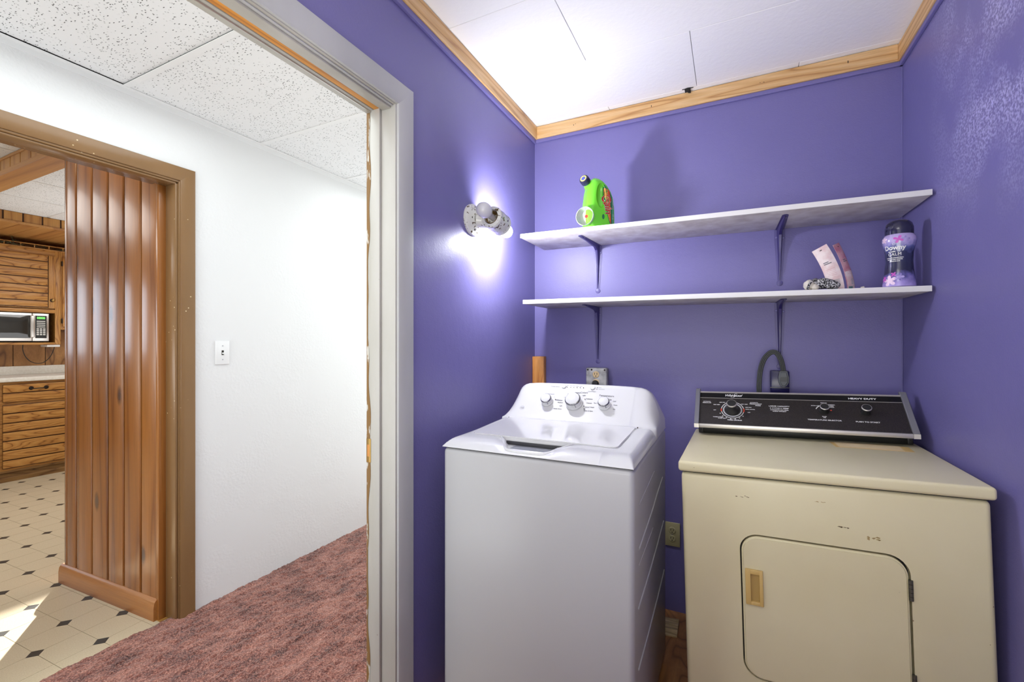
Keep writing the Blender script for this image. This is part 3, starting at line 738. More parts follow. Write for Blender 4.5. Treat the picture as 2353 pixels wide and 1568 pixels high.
rows_u = [2.206, 2.140, 2.056, 1.970, 1.890, 1.813, 1.733, 1.668]
dd = slat_door(uc, XU, 1.36, 2.090, 1.662, 2.206, rows_u, stile_r=.052)
kb = link('knob', lathe([(0, .034), (.010, .031), (.015, .024), (.012, .016), (.006, .012), (.006, 0)], (XU+.019, 2.064, 1.745), (1, 0, 0), 16), 'brass', dd)
link('backplate', lathe([(0, .003), (.010, .003), (.017, .0015), (.018, 0)], (XU+.020, 2.064, 1.745), (1, 0, 0), 12), 'iron', dd)
# gallery rail on top
bm = bmesh.new(); bx(bm, (XU-.012, 1.30, 2.303), (XU-.0, 2.75, 2.311)); bx(bm, (XU-.014, 1.30, 2.262), (XU+.002, 2.75, 2.272))
for y in (1.42, 1.525, 1.63, 1.728, 1.842, 1.94, 2.048, 2.156, 2.26, 2.36): bx(bm, (XU-.010, y-.004, 2.27), (XU-.002, y+.004, 2.305))
link('gallery_rail', bm, 'oak', uc)
# second wall cabinet, shorter, to its right
u2 = thing('wall_cabinet', 'honey oak wall cabinet partly hidden behind the pine partition, right of the slatted one', 'cabinet', (XU, 2.4, 1.445))
link('carcass', box((XW+.01, 2.116, 1.449), (XU-.02, 2.80, 2.262)), 'oak', u2)
bm = bmesh.new(); bx(bm, (XU-.02, 2.137, 1.445), (XU, 2.165, 2.262), .002); bx(bm, (XU-.02, 2.165, 1.445), (XU, 2.8, 1.49), .002); bx(bm, (XU-.02, 2.165, 2.205), (XU, 2.8, 2.262), .002)
link('face_frame', bm, 'oak_v', u2)
d = link('door', box((XU, 2.146, 1.475), (XU+.020, 2.52, 2.212), .003), 'oak_v', u2)
for z in (1.535, 2.14): link('hinge', box((XU+.0, 2.138, z-.025), (XU+.022, 2.148, z+.025), .003), 'iron', d)

# greenery lying in the gallery
t = thing('dried_greenery', 'sprig of dark dried greenery trailing over the cabinet top rail', 'plant', (XU-.02, 1.75, 2.272))
bm = bmesh.new(); random.seed(3)
for k in range(26):
    y = random.uniform(1.60, 2.3) if k > 12 else random.uniform(1.66, 1.80); x = XU-random.uniform(.0, .05) + (.03 if k < 8 else 0)
    p = [Vector((x, y, 2.276))]
    dirv = Vector((random.uniform(-.2, .6), random.uniform(-1, 1), random.uniform(.1, 1 if k < 10 else .2))).normalized()
    for q_ in range(4):
        dirv = (dirv+Vector((random.uniform(-.4, .5), random.uniform(-.5, .5), random.uniform(-.5, .2)))).normalized(); nxt = p[-1]+dirv*.022
        if nxt.z < 2.276: nxt.z = 2.278
        p.append(nxt)
    tube(p, .0018, 5, bm)
    for q_ in p[1:]:
        a = Vector((random.uniform(-1, 1), random.uniform(-1, 1), random.uniform(0, 1))).normalized()*.016; b = a.cross(dirv).normalized()*.005
        vs = [bm.verts.new(q_), bm.verts.new(q_+a*.5+b), bm.verts.new(q_+a), bm.verts.new(q_+a*.5-b)]; bm.faces.new(vs)
link('sprig', bm, 'leaf', t, smooth=False)

# microwave
XM = -6.325
MW = t = thing('microwave', 'stainless microwave oven in the niche under the slatted cabinet door', 'microwave', (XM, 1.75, 1.309))
link('body', box((-6.60, 1.475, 1.318), (XM-.03, 2.040, 1.606), .004), 'blackmatt', t)
dr = link('door', box((XM-.03, 1.475, 1.322), (XM-.004, 1.915, 1.604), .004), 'steel', t)
link('window', box((XM-.006, 1.50, 1.352), (XM-.001, 1.905, 1.582), .002), 'glassdark', dr)
link('door_handle', box((XM-.004, 1.897, 1.358), (XM+.022, 1.928, 1.580), .007, 3), 'steel', dr)
cpn = link('control_panel', box((XM-.03, 1.917, 1.322), (XM-.004, 2.040, 1.604), .004), 'steel', t)
link('keypad', box((XM-.006, 1.938, 1.352), (XM-.001, 2.022, 1.582), .003), 'blackmatt', cpn)
bm = bmesh.new()
for r_ in range(4): 
    for c_ in range(1): bx(bm, (XM-.001, 1.947, 1.520-r_*.019), (XM+.0005, 2.011, 1.528-r_*.019), .001, 1)
for r_ in range(4):
    for c_ in range(3): bx(bm, (XM-.001, 1.946+c_*.024, 1.440-r_*.019), (XM+.0005, 1.946+c_*.024+.018, 1.452-r_*.019), .001, 1)
link('buttons', bm, 'printwhite', cpn)
fm = frame((XM, 1.979, 1.557), (0, 1, 0), (0, 0, 1))
write([('0000', .030, 0, 0)], fm, 'green_led', cpn, 'clock_digits', bold=.0006)
link('cable', tube(smooth_path([(-6.5, 1.900, 1.287), (-6.5, 1.900, 1.23), (-6.5, 1.918, 1.165), (-6.5, 1.955, 1.113), (-6.5, 2.005, 1.090), (-6.5, 2.055, 1.100), (-6.5, 2.100, 1.150), (-6.5, 2.128, 1.22), (-6.5, 2.138, 1.275)]), .0035), 'blackmatt', MW)['label'] = 'black cord looping below the niche'
link('power_strip', box((-6.52, 2.035, 1.262), (-6.36, 2.135, 1.285), .004), 'whiteplastic', uc)['label'] = 'small white power strip'

# base cabinets + worktop
XB = -6.07
bc = thing('base_cabinet', 'honey oak base cabinet with slatted drawer front and slatted door', 'cabinet', (XB, 2.0, 0))
link('carcass', box((XW+.01, 1.625, .10), (XB-.02, 2.52, .935)), 'oak', bc)
link('face_frame', box((XB-.02, 1.625, .100), (XB, 2.52, .935), .002), 'oak', bc)
def fronts(parent, ya, yb):
    dw = link('drawer', box((XB, ya, .748), (XB+.010, yb, .912), .002), 'groove', parent)
    for a, b in ((.912, .835), (.831, .748)): link('slat', box((XB+.008, ya, b+.003), (XB+.020, yb, a-.002), .003), 'oak', dw)
    dr_ = link('door', box((XB, ya, .128), (XB+.008, yb, .724), .002), 'groove', parent)
    zz = [.722, .641, .551, .468, .385, .296, .206, .129]
    for a, b in zip(zz, zz[1:]): link('slat', box((XB+.006, ya, b+.006), (XB+.020, yb, a-.004), .003), 'oak', dr_)
    return dw
dw = fronts(bc, 1.640, 2.48)
hp = [(XB+.022, 1.812, .872), (XB+.040, 1.832, .864), (XB+.045, 1.878, .866), (XB+.040, 1.925, .868), (XB+.022, 1.945, .872)]
hm = tube(smooth_path(hp), .0045, 8)
for y in (1.825, 1.930): lathe([(0, .008), (.014, .006), (.019, 0)], (XB+.019, y, .869), (1, 0, 0), 12, bm=hm)
link('handle', hm, 'iron', dw)['label'] = 'blackened ornate drawer pull'
b2 = thing('base_cabinet', 'honey oak base cabinet cut off by the left edge of the picture', 'cabinet', (XB, 1.3, 0))
link('carcass', box((XW+.01, .9, .10), (XB-.02, 1.623, .935)), 'oak', b2)
link('face_frame', box((XB-.02, .9, .100), (XB, 1.623, .935), .002), 'oak_v', b2)
fronts(b2, .93, 1.600)
kk = [(XB-.045, 0), (XB-.005, 0), (XB-.005, .035), (XB-.018, .045), (XB-.018, .080), (XB+.002, .090), (XB+.002, .108), (XB-.045, .108)]
def kick(par, ya, yb): link('toe_kick', prism(kk, 'y', ya, yb), 'toekick', par)
kick(bc, 1.624, 2.52); kick(b2, .9, 1.623)
ct = thing('countertop', 'cream laminate countertop with backsplash on the oak base cabinets', 'countertop', (XB, 1.9, .938))
link('top', box((XW+.012, .9, .938), (XB+.04, 2.6, .978), .006), 'counter', ct)
link('backsplash', box((XW+.009, .9, .978), (XW+.030, 2.6, 1.063), .004), 'counter', ct)

# ============================================================ SHELVES AND BRACKETS
def shelf(label, xa, za, xb, zb, yf):
    t = thing('shelf', label, 'shelf', ((xa+xb)/2, 2.14, (za+zb)/2), 'white shelf boards on the back wall')
    def sh(bm):
        for v in bm.verts: v.co.z += (v.co.x-xa)/(xb-xa)*(zb-za)
        return bm
    link('board', sh(box((xa, yf+.004, za-.019), (xb, YB-.0005, za), .0015)), 'shelf', t)
    link('front_edge', sh(box((xa-.0005, yf, za-.0195), (xb+.0005, yf+.0042, za+.0003), .001)), 'shelf_edge', t)
    return t
shelf('upper white shelf board on the back wall, holding the green detergent jug', -.922, 1.839, .613, 1.828, 1.976)
shelf('lower white shelf board on the back wall, holding the purple bottle and pink sachets', -.908, 1.516, .612, 1.502, 1.976)
def bracket(label, x, zt, ln, dep, xt):
    t = thing('shelf_bracket', label, 'bracket', (x, YB, zt), 'purple shelf brackets')
    # wall leaf: tapered plate with raised rib, round foot
    bm = prism([(x-.021, zt-.002), (x+.021, zt-.002), (x+.021, zt-.05), (x+.009, zt-ln+.018), (x-.009, zt-ln+.018), (x-.021, zt-.05)], 'y', YB-.0022, YB)
    lathe([(0, .003), (.008, .003), (.012, .002), (.0125, 0)], (x, YB, zt-ln+.006), (0, -1, 0), 16, bm=bm)
    link('wall_leaf', bm, 'bracket_leaf', t)
    bm = prism([(x+(xt-x)*.0-.017, YB), (x+.017, YB), (xt+.011, YB-dep+.01), (xt+.004, YB-dep), (xt-.004, YB-dep), (xt-.011, YB-dep+.01)], 'z', zt-.0025, zt-.0002)
    link('shelf_leaf', bm, 'bracket', t)
    # folded rib joining both leaves
    n = 10; bm = bmesh.new(); P = []
    path = [(YB-.004, zt-ln+.02, .003), (YB-.010, zt-ln*.75, .006), (YB-.014, zt-ln*.45, .008), (YB-.021, zt-.06, .010), (YB-.030, zt-.030, .012), (YB-.055, zt-.017, .011), (YB-dep*.6, zt-.010, .009), (YB-dep+.02, zt-.004, .004)]
    rings = []
    for (yy, zz, w) in path:
        fx = x+(xt-x)*min(1, (YB-yy)/dep)
        # nearest wall / shelf anchor
        if zz < zt-.03: base = [(fx-w, YB-.001, zz), (fx+w, YB-.001, zz)]
        elif zz > zt-.03: base = [(fx-w, yy, zt-.001), (fx+w, yy, zt-.001)]
        else: base = [(fx-w, YB-.001, zt-.001), (fx+w, YB-.001, zt-.001)]
        rings.append([bm.verts.new(p) for p in (base[0], (fx-w*.45, yy, zz), (fx+w*.45, yy, zz), base[1])])
    for a, b in zip(rings, rings[1:]):
        for k in range(3): bm.faces.new((a[k], a[k+1], b[k+1], b[k]))
    bmesh.ops.recalc_face_normals(bm, faces=bm.faces[:])
    link('rib', bm, 'bracket', t)
    for (sx_, dz) in ((-.014, .036), (.014, .040)):
        link('screw', lathe([(0, .0035), (.004, .003), (.0058, 0)], (x+sx_, YB-.002, zt-dz), (0, -1, 0), 12), 'purple', t)
    for q_ in (.08, .86):
        fx = x+(xt-x)*q_
        link('screw', lathe([(0, .002), (.003, .0016), (.0038, 0)], (fx+.006, YB-.012-(dep-.03)*q_, zt-.002), (0, 0, -1), 10), 'screw', t)
    return t
bracket('purple metal bracket under the upper shelf, the left one near the green jug', -.623, 1.8178, .245, .262, -.640)
bracket('purple metal bracket under the upper shelf, the right one', .197, 1.8118, .245, .262, .195)
bracket('purple metal bracket under the lower shelf, above the steel outlet box', -.623, 1.4940, .290, .20, -.640)
bracket('purple metal bracket under the lower shelf, above the dryer cord loop', .197, 1.4868, .290, .20, .195)

# ============================================================ WALL LIGHT
LX = -.880
t = thing('wall_light', 'white porcelain twin-socket wall light with one bulb lit and one unlit', 'lamp', (XL, 1.60, 1.824))
link('base_plate', lathe([(.066, 0), (.068, .006), (.066, .014), (.058, .020), (.036, .024), (.030, .030)], (XL, 1.622, 1.826), (1, 0, 0), 40), 'porcelain', t)
link('neck', tube(smooth_path([(XL+.02, 1.625, 1.826), (XL+.05, 1.640, 1.824), (LX, 1.655, 1.818)]), .030, 20), 'porcelain', t)
ax = Vector((-.0, -.965, .14)).normalized(); c0 = Vector((LX, 1.652, 1.818))
prof = [(.024, -.048), (.037, -.048), (.039, -.040), (.036, -.030), (.038, -.018), (.039, 0), (.038, .018), (.036, .030), (.039, .040), (.037, .048), (.026, .050), (.024, .042), (.024, .01), (0, .01)]
prof = [(r_*1.2, h_) for r_, h_ in [(0, -.02), (.024, -.02)] + prof[0:]]
link('socket_body', lathe(prof, c0, ax, 36, close=False), 'porcelain', t)
link('socket_shell', lathe([(.0270, .012), (.0270, .046), (.0255, .046), (.0205, .012)], c0, ax, 28, close=False), 'brass', t)['label'] = 'brass screw shell in the near socket'
bulb = [(.012, .022), (.013, .045), (.014, .058), (.019, .068), (.026, .080), (.0300, .094), (.0305, .104), (.028, .117), (.021, .128), (.011, .1335), (0, .135)]
o = link('bulb', lathe(bulb, c0+ax*.002, ax+Vector((-.02, 0, .05)), 28, close=False), 'frost', t); o['label'] = 'unlit frosted bulb'
ax2 = Vector((.04, .93, -.28)).normalized()
bulb2 = [(r_*.92, h_-.022) for r_, h_ in bulb]
o = link('bulb', lathe(bulb2, c0, ax2, 28, close=False), 'lit', t); o['label'] = 'lit bulb'
for dy, dz in ((-.034, .002), (-.012, -.044)):
    link('screw', lathe([(0, .003), (.004, .0025), (.0055, 0)], (XL+.0225, 1.622+dy, 1.826+dz), (1, 0, 0), 12), 'slot', t)

# ============================================================ GREEN JUG
PN = Vector((-.644, 2.066, 1.8378)); e = Vector((.788, .616, 0)); nrm = Vector((.616, -.788, 0)); TH = .098; KU = .70
# local axes: u along e, t along nrm, z up ; near-left bottom corner = PN
def JU(u, t_, z): return PN + e*u*KU + nrm*t_ + Vector((0, 0, z))
jug = thing('detergent_jug', 'lime green laundry detergent jug with a clear tap cup on the upper shelf', 'jug', tuple(PN))
outl = [(0, 0), (-.004, .06), (-.002, .12), (.006, .165), (.016, .200), (.030, .226), (.055, .238), (.085, .236), (.115, .226), (.145, .206), (.172, .178), (.190, .145), (.198, .10), (.200, .05), (.200, 0)]
bm = prism([(u*KU, z) for u, z in outl], 'y', 0, TH)
es = [e_ for e_ in bm.edges if abs(e_.verts[0].co.y-e_.verts[1].co.y) < 1e-6 and max(e_.verts[0].co.z, e_.verts[1].co.z) > .001]
bmesh.ops.bevel(bm, geom=es, offset=.034, segments=7, affect='EDGES', profile=.5)
bj = Matrix((e, nrm, Vector((0, 0, 1)))).transposed().to_4x4(); bj.translation = PN
bmesh.ops.transform(bm, matrix=bj, verts=bm.verts[:]); bmesh.ops.recalc_face_normals(bm, faces=bm.faces[:])
body = link('body', bm, 'green', jug)
cb = bmesh.new(); bmesh.ops.create_uvsphere(cb, u_segments=28, v_segments=16, radius=1)
bmesh.ops.transform(cb, matrix=bj @ Matrix.Translation((.062, TH+.006, .150)) @ Matrix.Diagonal((.0235, .030, .058, 1)), verts=cb.verts[:]); bmesh.ops.recalc_face_normals(cb, faces=cb.faces[:])
cut = link('cut', cb, 'green', jug)
bpy.context.view_layer.update()
md = body.modifiers.new('b', 'BOOLEAN'); md.operation = 'DIFFERENCE'; md.object = cut; md.solver = 'EXACT'
applied(body, None); bpy.data.objects.remove(cut)
# neck and cap pointing towards the room
nk0 = Vector((-.600, 2.034, 2.052)); nkd = Vector((-.20, -.92, .32)).normalized()
link('neck', lathe([(.034, -.045), (.026, -.015), (.018, .008), (.018, .022)], nk0, nkd, 24), 'green', jug)
cap = link('fill_cap', lathe([(0, .044), (.016, .044), (.0205, .042), (.0225, .038), (.0225, .016), (.021, .014)], nk0, nkd, 28), 'navycap', jug)
link('ring', lathe([(.010, .0448), (.0155, .0448), (.0155, .0435), (.010, .0435)], nk0, nkd, 24, close=False), 'yellow', cap)
link('button', lathe([(0, .0462), (.008, .0458), (.009, .0435)], nk0, nkd, 20), 'bluedot', cap)
# tap with translucent cup
tp = Vector((-.594, 2.036, 1.889)); td = Vector((-.10, -.99, 0)).normalized()
tap = link('tap', lathe([(.024, -.012), (.024, .008), (.016, .012), (.016, .022), (0, .024)], tp, td, 24), 'green', jug)
cupo = link('cup', lathe([(.0, .016), (.030, .018), (.036, .024), (.041, .038), (.043, .056), (.041, .0565), (.038, .038), (.033, .027), (.0, .024)], tp, (td+Vector((0, 0, .0))).normalized(), 30, close=False), 'cup', jug)
link('tap_button', lathe([(0, .034), (.008, .033), (.009, .025)], tp+Vector((0, 0, .004)), td, 16), 'labred', jug)
# side label, slightly proud of the flat flank
fl_ = TH+.0006
from mathutils.bvhtree import BVHTree
_b = bmesh.new(); _b.from_mesh(body.data); bmesh.ops.translate(_b, verts=_b.verts[:], vec=PN); _b.normal_update(); jbv = BVHTree.FromBMesh(_b)
def onjug(bm, off):
    """drape flat artwork over the curved flank"""
    for v in bm.verts:
        o_ = v.co+nrm*.12; h_ = jbv.ray_cast(o_, -nrm, .3)
        if h_[0] is not None: v.co = h_[0]+h_[1]*off*(1 if h_[1].dot(nrm) > 0 else -1)
    return bm
def lab(poly, m, name='label', off=0, par=None):
    bm = bmesh.new(); vs = [bm.verts.new(JU(u, fl_, z)) for u, z in poly]; bm.faces.new(vs)
    bmesh.ops.triangulate(bm, faces=bm.faces[:])
    for k in range(4): bmesh.ops.subdivide_edges(bm, edges=bm.edges[:], cuts=1, use_grid_fill=True); bmesh.ops.triangulate(bm, faces=[f for f in bm.faces if len(f.verts) > 3])
    return link(name, onjug(bm, .0007+off), m, par or jug, smooth=False)
lb = lab([(.106, .198), (.112, .150), (.122, .10), (.136, .05), (.150, .02), (.158, .008), (.178, .008), (.178, .11), (.172, .138), (.160, .160), (.138, .184), (.115, .200)], 'labgreen')
lab([(.112, .185), (.117, .145), (.128, .09), (.142, .045), (.150, .030), (.152, .05), (.146, .10), (.142, .178)], 'laborange', 'label_picture', .0005, lb)
lab([(.136, .183), (.150, .172), (.158, .012), (.152, .030), (.146, .10)], 'labred', 'label_band', .0006, lb)
lab([(.166, .152), (.177, .125), (.177, .010), (.168, .010)], 'labgreen2', 'label_side', .0005, lb)
def jwrite(items, mtx, m, off, **kw):
    o = write(items, mtx, m, lb, 'small_print', **kw); bm = bmesh.new(); bm.from_mesh(o.data); bmesh.ops.translate(bm, verts=bm.verts[:], vec=PN)
    onjug(bm, off); bmesh.ops.translate(bm, verts=bm.verts[:], vec=-PN); bm.to_mesh(o.data); bm.free(); return o
fm = frame(JU(.130, fl_+.002, .112), Vector((0, 0, -1))+e*.13, e)
jwrite([('Gain', .050, 0, .002, dict(bold=.0018))], fm, 'printwhite', .0020, shear=.2).name = 'brand_lettering'
jwrite([('Gain', .050, 0, .002, dict(bold=.0004))], fm, 'labred', .0027, shear=.2).name = 'brand_lettering'
fm = frame(JU(.172, fl_+.0014, .085), Vector((0, 0, -1)), e)
jwrite([('ORIGINAL', .012, -.03, 0), ('150 oz', .010, .03, 0)], fm, 'printwhite', .0024)
lab([(.104+.009*math.cos(a*PI/8), .052+.012*math.sin(a*PI/8)) for a in range(16)], 'labgreen', 'badge', .0, jug)

# ============================================================ SCENT BEAD BOTTLE
BC = Vector((.541, 2.036, 1.5036)); HB = .190
sb = thing('scent_bead_bottle', 'dark blue and violet bottle with black cap on the lower shelf, right end', 'bottle', tuple(BC))
prb = [(0, 0), (.040, 0), (.0465, .004), (.0470, .012), (.044, .035), (.0405, .065), (.0385, .095), (.0400, .125), (.0445, .150), (.0480, .165), (.0470, .178), (.0420, .186), (.039, .190)]
def rad(z):
    for (r0, z0), (r1, z1) in zip(prb[2:], prb[3:]):
        if z <= z1: return r0+(r1-r0)*max(0, (z-z0))/(z1-z0)
    return .039
pf = []
for (r0, z0), (r1, z1) in zip(prb, prb[1:]):
    k = max(1, int(abs(z1-z0)/.006)); pf += [(r0+(r1-r0)*i/k, z0+(z1-z0)*i/k) for i in range(k)]
pf.append(prb[-1])
m, nt, b = new_mat('bead_bottle_film'); tc = N(nt, 'ShaderNodeTexCoord'); sp = N(nt, 'ShaderNodeSeparateXYZ'); nt.links.new(tc.outputs['Object'], sp.inputs[0])
mr = N(nt, 'ShaderNodeMapRange'); mr.inputs[2].default_value = .19; nt.links.new(sp.outputs[2], mr.inputs[0])
nn = N(nt, 'ShaderNodeTexNoise'); nn.inputs['Scale'].default_value = 45; nn.inputs['Detail'].default_value = 3; nt.links.new(tc.outputs['Object'], nn.inputs[0])
ad = N(nt, 'ShaderNodeMath', operation='MULTIPLY_ADD'); ad.inputs[1].default_value = .25; nt.links.new(nn.outputs[0], ad.inputs[0]); nt.links.new(mr.outputs[0], ad.inputs[2])
rp = ramp(nt, [(.0, (.50, .42, .75)), (.18, (.38, .30, .68)), (.34, (.12, .11, .34)), (.42, (.02, .022, .06)), (.78, (.025, .03, .09)), (.88, (.10, .12, .32)), (.97, (.36, .32, .62)), (1, (.46, .38, .68))])
nt.links.new(ad.outputs[0], rp.inputs[0]); nt.links.new(rp.outputs[0], b.inputs['Base Color']); b.inputs['Roughness'].default_value = .18; b.inputs['Coat Weight'].default_value = .4
link('body', lathe(pf, BC, (0, 0, 1), 48, sy=.92), m, sb)
link('cap', lathe([(.040, .188), (.0405, .200), (.040, .214), (.036, .228), (.028, .237), (.016, .2415), (0, .242)], BC, (0, 0, 1), 40, sx=1, sy=.92), 'navy', sb)
bm = lathe([(.0402, .0), (.0402, .012), (.0385, .014), (.0385, .0)], BC+Vector((0, 0, .190)), (0, 0, 1), 40, sy=.92, close=False); link('collar', bm, 'navy', sb)
# thumb crest on the cap
bm = bmesh.new(); bmesh.ops.create_uvsphere(bm, u_segments=20, v_segments=12, radius=1)
bmesh.ops.transform(bm, matrix=Matrix.Translation(BC+Vector((-.020, -.008, .214))) @ Matrix.Diagonal((.020, .022, .017, 1)), verts=bm.verts[:]); link('cap_lip', bm, 'navy', sb)
AZ = math.atan2(-2.036, -.541) - math.radians(17)      # label centre direction
def wrap(bm, z0, off=.0007, du=0):
    for v in bm.verts:
        z = min(max(z0+v.co.y, .001), .189); r = rad(z)+off+v.co.z; a = AZ+(v.co.x+du)/.043
        v.co = BC+Vector((r*math.cos(a), .92*r*math.sin(a), z))
    return bm
def sub(bm, n=2): bmesh.ops.subdivide_edges(bm, edges=bm.edges[:], cuts=n, use_grid_fill=False); return bm
def petal(cx, cz, ang, ln, w, n=14):
    bm = bmesh.new(); c = bm.verts.new((cx+math.cos(ang)*ln*.5, cz+math.sin(ang)*ln*.5, 0)); vs = []
    for k in range(n):
        t_ = 2*PI*k/n; u = math.cos(t_)*ln*.5; v = math.sin(t_)*w*.5*(1+.25*math.cos(t_))
        vs.append(bm.verts.new((cx+math.cos(ang)*(ln*.5+u)-math.sin(ang)*v, cz+math.sin(ang)*(ln*.5+u)+math.cos(ang)*v, 0)))
    for k in range(n): bm.faces.new((c, vs[k], vs[(k+1) % n]))
    return bm
def flower(cx, cz, s_, m, name, ph=0, n=5):
    out = bmesh.new()
    for k in range(n):
        b_ = petal(cx, cz, ph+2*PI*k/n, s_, s_*.55); me = bpy.data.meshes.new('t'); b_.to_mesh(me); b_.free(); out.from_mesh(me); bpy.data.meshes.remove(me)
    return link(name, wrap(out, 0, .0006), m, sb, smooth=False)
flower(.012, .168, .014, 'pinkpetal', 'flower_print', -.4, 4); flower(.030, .166, .012, 'violet', 'flower_print', .3)
flower(-.030, .170, .012, 'palepetal', 'flower_print', .2); flower(-.012, .024, .020, 'palepetal', 'flower_print', .5, 5)
flower(.014, .036, .014, 'violet', 'flower_print', 0); flower(-.034, .032, .011, 'pinkpetal', 'flower_print', .7); flower(-.002, .046, .009, 'pinkpetal', 'flower_print', .9, 4)
def wtext(s_, size, z, m='printwhite', du=0, name='lettering', **kw):
    b_ = text_bm(s_, size, ext=.0001, **kw); b_ = sub(b_, 1); return link(name, wrap(b_, z, .0008, du), m, sb, smooth=False)
wtext('Downy', .0215, .1395, bold=.0006, name='brand_lettering'); wtext('unstopables', .005, .127, du=-.008, bold=.0003)
wtext('CALM', .0150, .1165, name='title_lettering', spacing=1.1); 
wtext('LAVENDER & VANILLA BEAN', .0042, .1045, bold=.0002, name='small_print'); wtext('IN-WASH SCENT BOOSTER', .0040, .0985, bold=.0002, name='small_print'); wtext('PARFUM DE LINGE', .0040, .0925, bold=.0002, name='small_print')
bm = bmesh.new()
for k in range(10):
    a, b_ = k/10*PI*2, (k+1)/10*PI*2
    vs = [bm.verts.new((r_*math.cos(t_)*1.5, .153+r_*math.sin(t_), 0)) for t_, r_ in ((a, .003), (b_, .003), (b_, .0023), (a, .0023))]; bm.faces.new(vs)
link('emblem', wrap(bm, 0), 'printwhite', sb, smooth=False)

# ============================================================ SACHETS
def sachet(label, base, heading, lean, h_, w, mm, bend, top_teal=True):
    """curved standing foil strip; base = bottom centre, heading = unit vector along its width"""
    t = thing('foil_sachet', label, 'sachet', tuple(base), 'pink foil sachets on the lower shelf')
    hv = Vector(heading).normalized(); fv = hv.cross(Vector((0, 0, 1))); n_ = 16
    def P(s_): # centreline
        a = bend*s_*s_
        return Vector(base)+Vector((lean[0]*s_**1.7, lean[1]*s_**1.7, h_*s_))
    def strip(s0, s1, u0, u1, off, m, name, par):
        bm = bmesh.new(); R_ = []
        for k in range(n_+1):
            s_ = s0+(s1-s0)*k/n_; p = P(s_); d = (P(min(1, s_+.01))-P(max(0, s_-.01))).normalized()
            wv = (hv-d*hv.dot(d)).normalized(); nv = wv.cross(d).normalized()
            # lens-shaped section: puffed in the middle, flat at the seams
            puff = .0045*math.sin(min(1, max(0, s_))*PI)**.5 if 0 < s_ < 1 else 0
            rw = []
            for q_ in range(7):
                u = u0+(u1-u0)*q_/6; t_ = puff*(1-(2*u-1)**2)
                rw.append((p+wv*(u-.5)*w, nv, t_+.0006+off))
            R_.append(rw)
        for sgn in ((1,) if off else (1, -1)):
            V = [[bm.verts.new(p+nv*sgn*t_) for p, nv, t_ in rw] for rw in R_]
            for a, b in zip(V, V[1:]):
                for k in range(6): bm.faces.new((a[k], a[k+1], b[k+1], b[k]))
            if sgn == 1: V1 = V
            else:
                for a, b in zip(range(n_), range(1, n_+1)):
                    bm.faces.new((V1[a][0], V1[b][0], V[b][0], V[a][0])); bm.faces.new((V1[a][6], V1[b][6], V[b][6], V[a][6]))
                for k in range(6): bm.faces.new((V1[0][k], V1[0][k+1], V[0][k+1], V[0][k])); bm.faces.new((V1[-1][k], V1[-1][k+1], V[-1][k+1], V[-1][k]))
        bmesh.ops.recalc_face_normals(bm, faces=bm.faces[:])
        return link(name, bm, m, par)
    body = strip(0, 1, 0, 1, 0, mm, 'pouch', t)
    if mm == 'sachet_red': strip(.0, .42, .02, .98, .0006, 'sachet', 'pale_band', t)
    strip(.0, .10, .12, .6, .0010, 'sachet_teal', 'barcode', t)
    for s0 in (.62, .655): strip(s0, s0+.018, .22, .55 if s0 > .63 else .7, .0008, 'printgrey', 'print_line', t)
    for k in range(5): strip(.50-.035*k, .506-.035*k, .18, .75, .0008, 'sachet_red', 'print_line', t)
    for k in range(4): strip(.24-.028*k, .248-.028*k, .45, .8, .0008, 'sachet_teal', 'print_line', t)
    strip(.93, .945, .42, .56, .0008, 'dark', 'hang_hole', t)
    return t
sachet('pale pink foil sachet leaning left in front, beside the rolled sock', (.358, 2.045, 1.504), (1, -.10, 0), (-.055, -.01), .165, .052, 'sachet', .3)
s2_ = sachet('rose pink foil sachet standing behind, the right one of the pair', (.412, 2.085, 1.504), (.66, .75, 0), (-.050, -.01), .182, .044, 'sachet_red', .3)

# rolled sock
t = thing('knitted_glove', 'black and white speckled knitted glove with cream cuff, balled up beside the pink sachets', 'glove', (.30, 2.02, 1.5065))
def blob(c, r, m, name, rot=0, seed=0, par=None):
    bm = bmesh.new(); bmesh.ops.create_uvsphere(bm, u_segments=28, v_segments=18, radius=1)
    for v in bm.verts:
        k = 1+.16*noise.noise(v.co*1.7+Vector((seed, 0, 0))); v.co = v.co*k
        v.co.z = max(v.co.z, -.82)
    bmesh.ops.transform(bm, matrix=Matrix.Translation(c) @ Matrix.Rotation(rot, 4, 'Z') @ Matrix.Rotation(.0, 4, 'Y') @ Matrix.Diagonal((*r, 1)), verts=bm.verts[:])
    return link(name, bm, m, par or t)
blob((.315, 2.020, 1.5295), (.040, .026, .021), 'knit', 'palm', .05, 1); blob((.338, 2.012, 1.5230), (.026, .024, .016), 'knit', 'fingers', .3, 7)
blob((.268, 2.020, 1.5265), (.019, .022, .021), 'cuff', 'cuff', 0, 3); blob((.285, 2.006, 1.5175), (.014, .014, .014), 'cuff', 'cuff_fold', .3, 5)
bm = tube(smooth_path([(.262, 1.999, 1.509), (.266, 1.996, 1.526), (.278, 2.004, 1.543), (.292, 2.018, 1.549)]), .0040, 8); link('stripe_band', bm, 'knit', t)
t = thing('paper_scrap', 'tiny crumpled off-white scrap on the lower shelf right of the sachets', 'scrap', (.415, 2.0, 1.504))
bm = bmesh.new(); bmesh.ops.create_icosphere(bm, subdivisions=2, radius=.006)
for v in bm.verts: v.co = v.co*(1+.5*noise.noise(v.co*300)); v.co.z *= .6
bmesh.ops.translate(bm, verts=bm.verts[:], vec=(.428, 1.995, 1.5075)); link('crumple', bm, 'cuff', t)

